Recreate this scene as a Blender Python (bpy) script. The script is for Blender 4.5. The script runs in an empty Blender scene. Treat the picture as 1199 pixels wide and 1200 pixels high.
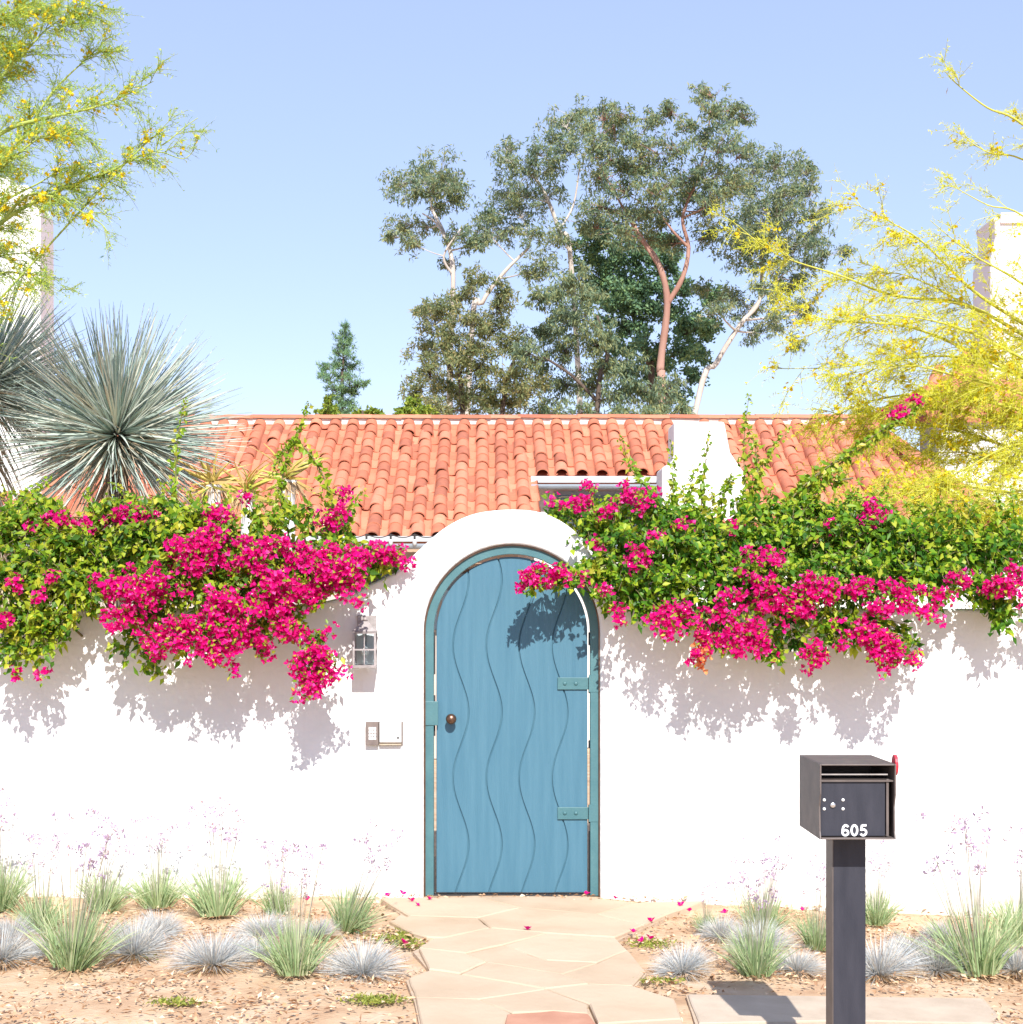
import bpy, bmesh, math, random
import numpy as np
from mathutils import Vector, Matrix, Euler
random.seed(7); rng = np.random.default_rng(7)
scene = bpy.context.scene
col = scene.collection
PI = math.pi
# ------------------------------------------------------------------ camera
CX, CY, F, CAMZ = 570.0, 718.0, 1860.0, 1.78
PW, PH = 1199.0, 1200.0
cam = bpy.data.cameras.new('camera'); camo = bpy.data.objects.new('camera', cam); col.objects.link(camo)
camo.location = (0, 0, CAMZ); camo.rotation_euler = (math.radians(90), 0, 0)
cam.sensor_fit = 'HORIZONTAL'; cam.sensor_width = 36; cam.lens = 36 * F / PW
cam.shift_x = (PW / 2 - CX) / PW; cam.shift_y = (CY - PH / 2) / PW
cam.clip_end = 3000; cam.clip_start = 0.1
scene.camera = camo
scene.render.resolution_x, scene.render.resolution_y = 1023, 1024
# ------------------------------------------------------------------ light
SUN = Vector((0.12, -1.0, 0.86)).normalized()
el = math.asin(SUN.z)
w = bpy.data.worlds.new('World'); scene.world = w; w.use_nodes = True
nt = w.node_tree; nt.nodes.clear()
so = nt.nodes.new('ShaderNodeOutputWorld'); bg = nt.nodes.new('ShaderNodeBackground'); sky = nt.nodes.new('ShaderNodeTexSky')
sky.sky_type = 'NISHITA'; sky.sun_disc = False; sky.sun_elevation = el
sky.sun_rotation = math.atan2(SUN.x, SUN.y)
sky.altitude = 0; sky.air_density = 1.0; sky.dust_density = 0.0; sky.ozone_density = 5.0
bg.inputs[1].default_value = 0.135
tint = nt.nodes.new('ShaderNodeMix'); tint.data_type = 'RGBA'; tint.blend_type = 'MULTIPLY'; tint.inputs[0].default_value = 1
tint.inputs[7].default_value = (1.14, .92, .93, 1)
hz = nt.nodes.new('ShaderNodeMix'); hz.data_type = 'RGBA'; hz.inputs[0].default_value = 0.55; hz.inputs[7].default_value = (2.12, 2.55, 3.45, 1)
nt.links.new(sky.outputs[0], tint.inputs[6]); nt.links.new(tint.outputs[2], hz.inputs[6]); nt.links.new(hz.outputs[2], bg.inputs[0]); nt.links.new(bg.outputs[0], so.inputs[0])
sl = bpy.data.lights.new('sun', 'SUN'); sl.energy = 3.7; sl.angle = math.radians(0.5); sl.color = (1.0, 0.965, 0.91)
slo = bpy.data.objects.new('sun', sl); col.objects.link(slo)
slo.rotation_euler = SUN.to_track_quat('Z', 'Y').to_euler(); slo.location = (0, 0, 30)
scene.view_settings.view_transform = 'Standard'; scene.view_settings.look = 'None'
scene.view_settings.exposure = 1.0; scene.view_settings.gamma = 1; scene.view_settings.use_curve_mapping = False
scene.render.engine = 'CYCLES'
scene.cycles.max_bounces = 8; scene.cycles.transparent_max_bounces = 8

# ------------------------------------------------------------------ helpers
def P(px, py, Y): return Vector(((px - CX) / F * Y, Y, CAMZ - (py - CY) / F * Y))
def gz(x, y):
    t = min(max(x - 0.55, 0), 6.0)
    z = 0.0 - 0.047 * t
    if y < 10: z -= 0.012 * (10 - y)
    if y > 10.3: z = 0.0
    return z
def G(px, py, dz=0.0):                       # pixel -> point on the ground
    Y = 8.0
    for _ in range(12):
        x = (px - CX) / F * Y
        Y = (CAMZ - gz(x, Y) - dz) * F / (py - CY)
    x = (px - CX) / F * Y
    return Vector((x, Y, gz(x, Y) + dz))
ORG = {}
def thing(name, label, cat, loc=(0, 0, 0), group=None, kind=None):
    o = bpy.data.objects.new(name, None); col.objects.link(o); o.location = loc
    o.empty_display_size = 0.1
    ORG[o] = Vector(loc); o['label'] = label; o['category'] = cat
    if group: o['group'] = group
    if kind: o['kind'] = kind
    return o
def tag(o, label=None, cat=None, group=None, kind=None):
    if label: o['label'] = label
    if cat: o['category'] = cat
    if group: o['group'] = group
    if kind: o['kind'] = kind
    return o
def link(name, me, m, parent=None, smooth=False):
    if m is not None and not me.materials: me.materials.append(m)
    o = bpy.data.objects.new(name, me); col.objects.link(o)
    if parent is not None:
        o.parent = parent
        ORG[o] = ORG.get(parent, Vector((0, 0, 0)))
    if smooth:
        me.polygons.foreach_set('use_smooth', [True] * len(me.polygons))
    return o
def np_mesh(name, V, Fc, m, parent=None, kind=None, smooth=False):
    """V (n,3) world coords, Fc (k,3|4) uniform faces"""
    V = np.asarray(V, dtype=np.float32).copy(); Fc = np.asarray(Fc, dtype=np.int32)
    org = ORG.get(parent, Vector((0, 0, 0))) if parent is not None else Vector((0, 0, 0))
    V -= np.array(org, dtype=np.float32)
    me = bpy.data.meshes.new(name)
    k, s = Fc.shape
    me.vertices.add(len(V)); me.vertices.foreach_set('co', V.ravel())
    me.loops.add(k * s); me.loops.foreach_set('vertex_index', Fc.ravel())
    me.polygons.add(k); me.polygons.foreach_set('loop_start', np.arange(0, k * s, s, dtype=np.int32))
    me.update(calc_edges=True); me.validate()
    o = link(name, me, m, parent, smooth)
    if kind: o['kind'] = kind
    return o
class MB:
    def __init__(s): s.V = []; s.F = []
    def add(s, vs, fs):
        b = len(s.V); s.V += [tuple(v) for v in vs]; s.F += [tuple(b + i for i in f) for f in fs]; return s
    def box(s, a, b):
        x0, x1 = sorted((a[0], b[0])); y0, y1 = sorted((a[1], b[1])); z0, z1 = sorted((a[2], b[2]))
        v = [(x0,y0,z0),(x1,y0,z0),(x1,y1,z0),(x0,y1,z0),(x0,y0,z1),(x1,y0,z1),(x1,y1,z1),(x0,y1,z1)]
        return s.add(v, [(0,3,2,1),(4,5,6,7),(0,1,5,4),(1,2,6,5),(2,3,7,6),(3,0,4,7)])
    def tube(s, pts, rad, n=8, cap=True):
        pts = [Vector(p) for p in pts]; L = len(pts)
        if not hasattr(rad, '__len__'): rad = [rad] * L
        b = len(s.V); up = None
        for i, p in enumerate(pts):
            t = (pts[min(i+1, L-1)] - pts[max(i-1, 0)])
            if t.length < 1e-9: t = Vector((0, 0, 1))
            t.normalize()
            if up is None: up = t.orthogonal().normalized()
            else:
                up = up - t * up.dot(t)
                up = up.normalized() if up.length > 1e-6 else t.orthogonal().normalized()
            q = t.cross(up)
            for k in range(n):
                a = 2 * PI * k / n
                s.V.append(tuple(p + (up * math.cos(a) + q * math.sin(a)) * rad[i]))
        for i in range(L - 1):
            for k in range(n):
                k2 = (k + 1) % n
                s.F.append((b + i*n + k, b + i*n + k2, b + (i+1)*n + k2, b + (i+1)*n + k))
        if cap and n > 2:
            s.F.append(tuple(b + k for k in reversed(range(n)))); s.F.append(tuple(b + (L-1)*n + k for k in range(n)))
        return s
    def lathe(s, prof, c=(0,0,0), n=16, axis='z'):
        b = len(s.V); c = Vector(c)
        for r, h in prof:
            for k in range(n):
                a = 2 * PI * k / n
                if axis == 'z': v = Vector((r*math.cos(a), r*math.sin(a), h))
                else: v = Vector((r*math.cos(a), h, r*math.sin(a)))
                s.V.append(tuple(c + v))
        for i in range(len(prof) - 1):
            for k in range(n):
                k2 = (k+1) % n
                s.F.append((b+i*n+k, b+i*n+k2, b+(i+1)*n+k2, b+(i+1)*n+k))
        s.F.append(tuple(b+k for k in reversed(range(n)))); s.F.append(tuple(b+(len(prof)-1)*n+k for k in range(n)))
        return s
    def prism(s, poly, y0, y1):               # polygon in XZ (list of (x,z)), extruded in Y
        n = len(poly)
        v = [(x, y0, z) for x, z in poly] + [(x, y1, z) for x, z in poly]
        f = [tuple(range(n)), tuple(range(2*n-1, n-1, -1))] + [(i, i+n, (i+1) % n + n, (i+1) % n) for i in range(n)]
        return s.add(v, f)
    def prismz(s, poly, z0, z1):
        n = len(poly)
        v = [(x, y, z0) for x, y in poly] + [(x, y, z1) for x, y in poly]
        f = [tuple(reversed(range(n))), tuple(range(n, 2*n))] + [(i, (i+1) % n, (i+1) % n + n, i+n) for i in range(n)]
        return s.add(v, f)
    def mesh(s, name, org=(0,0,0)):
        me = bpy.data.meshes.new(name); o = Vector(org)
        me.from_pydata([(v[0]-o.x, v[1]-o.y, v[2]-o.z) for v in s.V], [], s.F)
        bm = bmesh.new(); bm.from_mesh(me); bmesh.ops.recalc_face_normals(bm, faces=bm.faces); bm.to_mesh(me); bm.free()
        return me
    def build(s, name, m, parent=None, bevel=0, segs=2, smooth=False, kind=None):
        org = ORG.get(parent, Vector((0,0,0))) if parent is not None else Vector((0,0,0))
        o = link(name, s.mesh(name, org), m, parent, smooth)
        if bevel:
            md = o.modifiers.new('bevel', 'BEVEL'); md.width = bevel; md.segments = segs; md.limit_method = 'ANGLE'; md.angle_limit = math.radians(35)
            md.harden_normals = False
        if kind: o['kind'] = kind
        return o

# ------------------------------------------------------------------ materials
def newmat(name):
    m = bpy.data.materials.new(name); m.use_nodes = True
    return m, m.node_tree, m.node_tree.nodes['Principled BSDF']
def ramp(nt, stops):
    r = nt.nodes.new('ShaderNodeValToRGB'); e = r.color_ramp.elements
    e[0].position, e[0].color = stops[0][0], (*stops[0][1], 1)
    e[1].position, e[1].color = stops[-1][0], (*stops[-1][1], 1)
    for p, c in stops[1:-1]:
        x = e.new(p); x.color = (*c, 1)
    return r
def noise_mat(name, c0, c1, scale=6, rough=0.8, bump=0.0, bscale=60, spec=0.3, metal=0, detail=6, stops=None, stretch=None, bdist=0.01):
    m, nt, b = newmat(name)
    tc = nt.nodes.new('ShaderNodeTexCoord'); src = tc.outputs['Object']
    if stretch:
        mp = nt.nodes.new('ShaderNodeMapping'); mp.inputs['Scale'].default_value = stretch
        nt.links.new(src, mp.inputs[0]); src = mp.outputs[0]
    n = nt.nodes.new('ShaderNodeTexNoise'); n.inputs['Scale'].default_value = scale; n.inputs['Detail'].default_value = detail
    nt.links.new(src, n.inputs['Vector'])
    r = ramp(nt, stops or [(0.3, c0), (0.7, c1)]); nt.links.new(n.outputs['Fac'], r.inputs[0]); nt.links.new(r.outputs[0], b.inputs['Base Color'])
    b.inputs['Roughness'].default_value = rough; b.inputs['Specular IOR Level'].default_value = spec; b.inputs['Metallic'].default_value = metal
    if bump:
        n2 = nt.nodes.new('ShaderNodeTexNoise'); n2.inputs['Scale'].default_value = bscale; n2.inputs['Detail'].default_value = 5
        nt.links.new(src, n2.inputs['Vector'])
        bp = nt.nodes.new('ShaderNodeBump'); bp.inputs['Strength'].default_value = bump; bp.inputs['Distance'].default_value = bdist
        nt.links.new(n2.outputs['Fac'], bp.inputs['Height']); nt.links.new(bp.outputs[0], b.inputs['Normal'])
    return m
def rand_mat(name, stops, rough=0.5, trans=0.0, spec=0.3, noise=0.0, nscale=8, bump=0.0, bscale=50, objr=False):
    """colour picked per piece (mesh island), plus thin-leaf translucency"""
    m, nt, b = newmat(name)
    g = nt.nodes.new('ShaderNodeNewGeometry'); val = g.outputs['Random Per Island']
    if objr:
        oi = nt.nodes.new('ShaderNodeObjectInfo')
        a = nt.nodes.new('ShaderNodeMath'); a.operation = 'ADD'; nt.links.new(val, a.inputs[0]); nt.links.new(oi.outputs['Random'], a.inputs[1])
        f = nt.nodes.new('ShaderNodeMath'); f.operation = 'FRACT'; nt.links.new(a.outputs[0], f.inputs[0]); val = f.outputs[0]
    tc = nt.nodes.new('ShaderNodeTexCoord')
    if noise:
        gp = nt.nodes.new('ShaderNodeNewGeometry')
        n = nt.nodes.new('ShaderNodeTexNoise'); n.inputs['Scale'].default_value = nscale; n.inputs['Detail'].default_value = 4
        nt.links.new(gp.outputs['Position'], n.inputs['Vector'])
        mx = nt.nodes.new('ShaderNodeMix'); mx.inputs[0].default_value = noise
        nt.links.new(val, mx.inputs[2]); nt.links.new(n.outputs['Fac'], mx.inputs[3]); val = mx.outputs[0]
    r = ramp(nt, stops); nt.links.new(val, r.inputs[0]); nt.links.new(r.outputs[0], b.inputs['Base Color'])
    b.inputs['Roughness'].default_value = rough; b.inputs['Specular IOR Level'].default_value = spec
    if bump:
        n2 = nt.nodes.new('ShaderNodeTexNoise'); n2.inputs['Scale'].default_value = bscale
        gp2 = nt.nodes.new('ShaderNodeNewGeometry'); nt.links.new(gp2.outputs['Position'], n2.inputs['Vector'])
        bp = nt.nodes.new('ShaderNodeBump'); bp.inputs['Strength'].default_value = bump; bp.inputs['Distance'].default_value = 0.01
        nt.links.new(n2.outputs['Fac'], bp.inputs['Height']); nt.links.new(bp.outputs[0], b.inputs['Normal'])
    if trans:
        t = nt.nodes.new('ShaderNodeBsdfTranslucent'); nt.links.new(r.outputs[0], t.inputs[0])
        ms = nt.nodes.new('ShaderNodeMixShader'); ms.inputs[0].default_value = trans
        out = nt.nodes['Material Output']
        nt.links.new(b.outputs[0], ms.inputs[1]); nt.links.new(t.outputs[0], ms.inputs[2]); nt.links.new(ms.outputs[0], out.inputs[0])
    return m
M = {}
def stucco_wall():
    m, nt, b = newmat('white_stucco'); tc = nt.nodes.new('ShaderNodeTexCoord'); N = nt.nodes; Lk = nt.links
    n1 = N.new('ShaderNodeTexNoise'); n1.inputs['Scale'].default_value = 2.2; n1.inputs['Detail'].default_value = 8; Lk.new(tc.outputs['Object'], n1.inputs['Vector'])
    r1 = ramp(nt, [(.3, (.75,.745,.725)), (.5, (.81,.805,.79)), (.7, (.85,.845,.835))]); Lk.new(n1.outputs['Fac'], r1.inputs[0])
    sp = N.new('ShaderNodeSeparateXYZ'); Lk.new(tc.outputs['Object'], sp.inputs[0])
    n2 = N.new('ShaderNodeTexNoise'); n2.inputs['Scale'].default_value = 9; n2.inputs['Detail'].default_value = 6; Lk.new(tc.outputs['Object'], n2.inputs['Vector'])
    a = N.new('ShaderNodeMath'); a.operation = 'MULTIPLY_ADD'; a.inputs[1].default_value = .45; Lk.new(n2.outputs['Fac'], a.inputs[0])
    neg = N.new('ShaderNodeMath'); neg.operation = 'MULTIPLY'; neg.inputs[1].default_value = -1; Lk.new(sp.outputs[2], neg.inputs[0]); Lk.new(neg.outputs[0], a.inputs[2])
    mr_ = N.new('ShaderNodeMapRange'); mr_.inputs[1].default_value = .02; mr_.inputs[2].default_value = .34; mr_.inputs[4].default_value = .45; Lk.new(a.outputs[0], mr_.inputs[0])
    mx = N.new('ShaderNodeMix'); mx.data_type = 'RGBA'; mx.inputs[7].default_value = (.50,.38,.27,1); Lk.new(mr_.outputs[0], mx.inputs[0]); Lk.new(r1.outputs[0], mx.inputs[6])
    # drips: noise stretched vertically
    mp = N.new('ShaderNodeMapping'); mp.inputs['Scale'].default_value = (7, 7, .5); Lk.new(tc.outputs['Object'], mp.inputs[0])
    n3 = N.new('ShaderNodeTexNoise'); n3.inputs['Scale'].default_value = 1.3; n3.inputs['Detail'].default_value = 5; Lk.new(mp.outputs[0], n3.inputs['Vector'])
    m3 = N.new('ShaderNodeMapRange'); m3.inputs[1].default_value = .58; m3.inputs[2].default_value = .75; m3.inputs[4].default_value = .22; Lk.new(n3.outputs['Fac'], m3.inputs[0])
    mx2 = N.new('ShaderNodeMix'); mx2.data_type = 'RGBA'; mx2.inputs[7].default_value = (.55,.50,.44,1); Lk.new(m3.outputs[0], mx2.inputs[0]); Lk.new(mx.outputs[2], mx2.inputs[6])
    Lk.new(mx2.outputs[2], b.inputs['Base Color']); b.inputs['Roughness'].default_value = .92; b.inputs['Specular IOR Level'].default_value = .2
    n4 = N.new('ShaderNodeTexNoise'); n4.inputs['Scale'].default_value = 28; n4.inputs['Detail'].default_value = 8; Lk.new(tc.outputs['Object'], n4.inputs['Vector'])
    bp = N.new('ShaderNodeBump'); bp.inputs['Strength'].default_value = .5; bp.inputs['Distance'].default_value = .012; Lk.new(n4.outputs['Fac'], bp.inputs['Height']); Lk.new(bp.outputs[0], b.inputs['Normal'])
    return m
M['stucco'] = stucco_wall()
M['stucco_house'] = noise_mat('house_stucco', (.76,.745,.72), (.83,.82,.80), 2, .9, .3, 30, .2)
M['door'] = noise_mat('blue_paint', (.056,.150,.212), (.072,.174,.238), 5, .5, .25, 40, .35, stretch=(6,6,.35))
M['frame'] = noise_mat('teal_paint', (.055,.145,.165), (.078,.180,.195), 9, .45, .15, 70, .4)
M['dark_gap'] = noise_mat('dark_metal', (.03,.03,.035), (.06,.055,.05), 10, .7)
M['bronze'] = noise_mat('bronze', (.11,.065,.045), (.2,.12,.08), 20, .35, metal=.8, spec=.5)
M['lantern'] = noise_mat('weathered_pewter', (.28,.25,.24), (.42,.38,.37), 30, .6, .2, 120, .4, metal=.2)
M['mailbox'] = noise_mat('brown_steel', (.105,.085,.078), (.150,.122,.110), 14, .5, .1, 150, .4)
M['mailbox_side'] = noise_mat('post_steel', (.020,.022,.033), (.036,.037,.050), 7, .5, .08, 90, .4, stretch=(3,3,.6))
M['steel'] = noise_mat('bright_steel', (.5,.5,.5), (.7,.7,.7), 20, .3, metal=.9)
M['white_vinyl'] = noise_mat('white_vinyl', (.8,.8,.8), (.84,.84,.84), 20, .5)
M['red_plastic'] = noise_mat('red_plastic', (.55,.03,.05), (.65,.05,.07), 20, .4)
M['white_plastic'] = noise_mat('white_plastic', (.47,.47,.46), (.53,.52,.51), 20, .45)
M['tan_shadow'] = noise_mat('tan_shadow', (.45,.38,.28), (.55,.47,.35), 20, .6)  # shadow tone under the intercom cover, put into the colour
M['keypad'] = noise_mat('keypad_grey', (.15,.12,.11), (.21,.17,.15), 20, .5)
M['tile'] = rand_mat('terracotta_tile', [(.08, (.32,.115,.075)), (.38, (.50,.175,.100)), (.8, (.58,.230,.140)), (1, (.64,.31,.20))], .8, 0, .2, .35, 14, .3, 60, objr=True)
M['mortar'] = noise_mat('mortar', (.66,.60,.53), (.78,.74,.68), 12, .9, .4, 40)
M['gutter'] = noise_mat('painted_gutter', (.30,.36,.42), (.38,.44,.5), 5, .4, spec=.5)
M['wood_beam'] = noise_mat('wood_beam', (.33,.22,.15), (.45,.32,.23), 8, .8, .2, 50, stretch=(.3,1,3))
M['dark_wood'] = noise_mat('dark_wood', (.06,.045,.04), (.10,.08,.065), 8, .8)
M['glass_dark'] = noise_mat('window_glass', (.05,.07,.09), (.08,.10,.12), 3, .08, spec=.6)
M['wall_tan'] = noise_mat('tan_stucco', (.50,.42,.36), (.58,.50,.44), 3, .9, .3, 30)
M['bark_red'] = noise_mat('eucalyptus_bark', (.30,.15,.11), (.46,.28,.22), 1.5, .85, .4, 8, stretch=(3,3,.5), bdist=.03)
M['bark_pale'] = noise_mat('pale_bark', (.42,.36,.31), (.62,.56,.50), 1.5, .85, .4, 8, stretch=(3,3,.5), bdist=.03)
M['bark_dark'] = noise_mat('dark_bark', (.07,.05,.04), (.15,.11,.085), 3, .9, .5, 10, bdist=.03)
M['bark_green'] = noise_mat('palo_verde_bark', (.26,.34,.08), (.42,.46,.10), 6, .7, .2, 20)
M['bark_yellow'] = noise_mat('yellow_bark', (.42,.42,.06), (.56,.52,.09), 6, .7, .2, 20)
M['stem'] = noise_mat('bougainvillea_stem', (.13,.12,.05), (.25,.20,.10), 9, .8)
M['leaf_b'] = rand_mat('bougainvillea_leaf', [(.18, (.03,.11,.010)), (.38, (.11,.24,.014)), (.58, (.31,.42,.02)), (.84, (.62,.57,.05))], .45, .42, .35, .45, 3.5)
M['leaf_b2'] = rand_mat('bougainvillea_leaf_deep', [(.18, (.03,.11,.010)), (.42, (.09,.24,.014)), (.62, (.26,.42,.02)), (.86, (.56,.57,.05))], .45, .42, .35, .4, 3.5)
M['shoot'] = rand_mat('young_leaf', [(0, (.12,.26,.015)), (.6, (.28,.40,.02)), (1, (.50,.44,.05))], .4, .35, .35)
M['bract'] = rand_mat('magenta_bract', [(0, (.56,.004,.14)), (.5, (.82,.004,.24)), (.85, (.90,.012,.32)), (1, (.92,.14,.46))], .6, .45, .15)
M['orange_bract'] = rand_mat('orange_bract', [(0, (.7,.15,.06)), (1, (.8,.35,.12))], .6, .3)
M['flower_eye'] = noise_mat('cream_flower', (.8,.75,.55), (.85,.8,.65), 5, .6)
M['euc'] = rand_mat('eucalyptus_leaf', [(.1, (.075,.145,.105)), (.42, (.20,.285,.18)), (.68, (.36,.39,.17)), (.95, (.56,.50,.20))], .5, .48, .3, .45, .9)
M['euc_brown'] = rand_mat('mixed_leaf', [(.1, (.12,.19,.11)), (.5, (.27,.31,.13)), (.9, (.54,.43,.19))], .5, .48, .3, .4, .9)
M['oak'] = rand_mat('dark_oak_leaf', [(0, (.07,.15,.12)), (.6, (.15,.27,.13)), (1, (.34,.44,.14))], .5, .2, .3, .4, .9)
M['pine'] = rand_mat('pine_needles', [(0, (.09,.20,.13)), (.6, (.18,.31,.15)), (1, (.32,.40,.10))], .5, .2, .3, .3, 1)
M['bush_y'] = rand_mat('yellow_green_leaf', [(0, (.12,.22,.03)), (1, (.38,.42,.05))], .5, .3)
M['pv_leaf'] = rand_mat('palo_verde_leaf', [(0, (.24,.46,.22)), (.5, (.50,.66,.14)), (1, (.76,.80,.08))], .5, .55)
M['pv_leaf_y'] = rand_mat('yellow_palo_leaf', [(0, (.60,.68,.04)), (.5, (.84,.82,.05)), (1, (.92,.86,.10))], .5, .55)
M['pv_flower'] = rand_mat('yellow_flower', [(0, (.75,.50,.01)), (.8, (.88,.72,.02)), (1, (.85,.55,.03))], .6, .3)
M['pod'] = noise_mat('seed_pod', (.20,.14,.09), (.34,.25,.16), 5, .8)
M['yucca'] = rand_mat('yucca_leaf', [(0, (.34,.46,.40)), (.4, (.58,.68,.60)), (.75, (.76,.79,.70)), (1, (.80,.74,.58))], .4, .25, .4, objr=True)
M['yucca_dead'] = rand_mat('dry_leaf', [(0, (.32,.24,.15)), (1, (.60,.50,.36))], .7, .1, objr=True)
M['aloe'] = rand_mat('aloe_leaf', [(0, (.50,.52,.10)), (.5, (.75,.62,.16)), (1, (.82,.58,.28))], .5, .3, objr=True)
M['garlic'] = rand_mat('strap_leaf', [(0, (.28,.40,.20)), (.6, (.46,.58,.30)), (1, (.70,.70,.46))], .5, .4)
M['fescue'] = rand_mat('blue_fescue', [(0, (.42,.47,.50)), (.5, (.60,.62,.62)), (.8, (.72,.68,.62)), (1, (.76,.66,.52))], .6, .25)
M['straw'] = rand_mat('dry_straw', [(0, (.40,.26,.14)), (1, (.66,.48,.28))], .8, .2)
M['lilac'] = rand_mat('lilac_petal', [(0, (.44,.31,.47)), (.7, (.58,.46,.58)), (1, (.42,.28,.24))], .6, .3)
M['stalk'] = rand_mat('flower_stalk', [(0, (.42,.42,.30)), (1, (.62,.56,.46))], .7, .3)
M['litter'] = rand_mat('leaf_litter', [(0, (.26,.14,.08)), (.4, (.52,.31,.17)), (.8, (.66,.45,.28)), (1, (.74,.58,.42))], .9)
M['weed'] = rand_mat('green_weed', [(0, (.16,.22,.04)), (1, (.42,.42,.08))], .6, .3)
M['ground'] = noise_mat('dry_earth', (.40,.25,.15), (.62,.46,.32), 5, .95, .8, 40, .1, stops=[(.25, (.40,.25,.155)), (.5, (.53,.37,.24)), (.75, (.62,.48,.35))])
M['flag'] = rand_mat('sandstone', [(.2, (.44,.325,.22)), (.5, (.52,.40,.285)), (.85, (.57,.45,.33))], .85, 0, .2, .78, 2.6, .35, 18, objr=True)
M['flag_red'] = noise_mat('red_sandstone', (.42,.20,.13), (.52,.28,.19), 6, .85, .3, 30)
M['slab'] = noise_mat('concrete_slab', (.44,.35,.265), (.54,.44,.34), 6, .9, .3, 50)
M['joint'] = noise_mat('sand_joint', (.46,.35,.25), (.55,.43,.32), 20, .95, .5, 80)

# ------------------------------------------------------------------ foliage generators
def norm(a): return a / np.maximum(np.linalg.norm(a, axis=1, keepdims=True), 1e-9)
def leaf_arrays(pos, d, nrm, L, W, fold=0.25, wide=0.42):
    """folded diamond leaves: 4 verts, 2 tris"""
    pos = np.asarray(pos, float); n = len(pos)
    d = norm(np.asarray(d, float)); nrm = np.asarray(nrm, float)
    side = norm(np.cross(d, nrm)); nn = np.cross(side, d)
    L = np.broadcast_to(np.asarray(L, float), (n,))[:, None]; W = np.broadcast_to(np.asarray(W, float), (n,))[:, None]
    mid = pos + d * L * wide + nn * W * fold
    V = np.stack([pos, mid + side * W * .5, pos + d * L, mid - side * W * .5], 1).reshape(-1, 3)
    b = (np.arange(n) * 4)[:, None]
    Fc = np.concatenate([b + np.array([0, 1, 2]), b + np.array([0, 2, 3])], 1).reshape(-1, 3)
    return V, Fc
def merge(parts):
    Vs, Fs, o = [], [], 0
    for V, Fc in parts:
        Vs.append(V); Fs.append(Fc + o); o += len(V)
    return np.concatenate(Vs), np.concatenate(Fs)
def blades(base, d0, bend, L, W, segs=4):
    """curved tapering grass blades as triangle strips"""
    base = np.asarray(base, float); n = len(base); d0 = norm(d0); side = norm(np.cross(d0, rng.normal(size=(n, 3))))
    L = np.broadcast_to(L, (n,))[:, None]; W = np.broadcast_to(W, (n,))[:, None]
    rows = []; p = base.copy(); d = d0.copy()
    for i in range(segs + 1):
        t = i / segs
        wd = W * (1 - t) ** .6 * .5 if i < segs else W * 0.02
        rows += [p - side * wd, p + side * wd]
        d = norm(d + bend * (1.0 / segs)); p = p + d * L / segs
    V = np.stack(rows, 1).reshape(-1, 3); k = (segs + 1) * 2
    b = (np.arange(n) * k)[:, None]; fs = []
    for i in range(segs):
        fs += [b + np.array([2*i, 2*i+1, 2*i+3]), b + np.array([2*i, 2*i+3, 2*i+2])]
    return V, np.concatenate(fs, 1).reshape(-1, 3)
def np_tubes(P0, Pm, P1, r0, r1, segs=4):
    """many 3-sided bezier twigs"""
    n = len(P0); rows = []
    for i in range(segs + 1):
        t = i / segs
        p = (1-t)**2 * P0 + 2*t*(1-t) * Pm + t*t * P1
        tg = norm(2*(1-t)*(Pm-P0) + 2*t*(P1-Pm))
        u = norm(np.cross(tg, np.array([0.31, 0.2, 0.93]))); v = np.cross(tg, u)
        r = r0 * (1-t) + r1 * t
        r = np.broadcast_to(r, (n,))[:, None]
        for k in range(3):
            a = 2*PI*k/3
            rows.append(p + (u*math.cos(a) + v*math.sin(a)) * r)
    V = np.stack(rows, 1).reshape(-1, 3); K = (segs+1)*3
    b = (np.arange(n) * K)[:, None]; fs = []
    for i in range(segs):
        for k in range(3):
            k2 = (k+1) % 3
            a0, a1, c0, c1 = 3*i+k, 3*i+k2, 3*(i+1)+k, 3*(i+1)+k2
            fs += [b + np.array([a0, a1, c1]), b + np.array([a0, c1, c0])]
    return V, np.concatenate(fs, 1).reshape(-1, 3)
def bez(P0, Pm, P1, t):
    t = t[..., None]
    return (1-t)**2 * P0[:, None] + 2*t*(1-t) * Pm[:, None] + t*t * P1[:, None]
def Parr(px, py, Y):
    px, py, Y = map(np.asarray, (px, py, Y))
    return np.stack([(px - CX) / F * Y, Y, CAMZ - (py - CY) / F * Y], -1)

# ================================================================== SETTING: GROUND
xs = np.concatenate([[-900, -300, -100, -40, -15], np.linspace(-7, 7, 90), [15, 40, 100, 300, 900]])
ys = np.concatenate([[-200, -40, -8, 0, 3, 5], np.linspace(6, 10.25, 50), [10.35, 11, 14, 20, 30, 60, 120, 400, 1500]])
V = []; nx, ny = len(xs), len(ys)
for y in ys:
    for x in xs:
        z = gz(x, y)
        if 6 < y < 10 and -7 < x < 7: z += 0.012 * math.sin(x*9.1+y*3) * math.sin(y*7.3+x*2) - .006
        if abs(x) > 20 or y > 60 or y < -8: z = -0.1
        V.append((x, y, z - 0.012))
Fc = [[j*nx+i, j*nx+i+1, (j+1)*nx+i+1, (j+1)*nx+i] for j in range(ny-1) for i in range(nx-1)]
g = np_mesh('ground', V, Fc, M['ground'], kind='structure', smooth=True)

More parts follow.
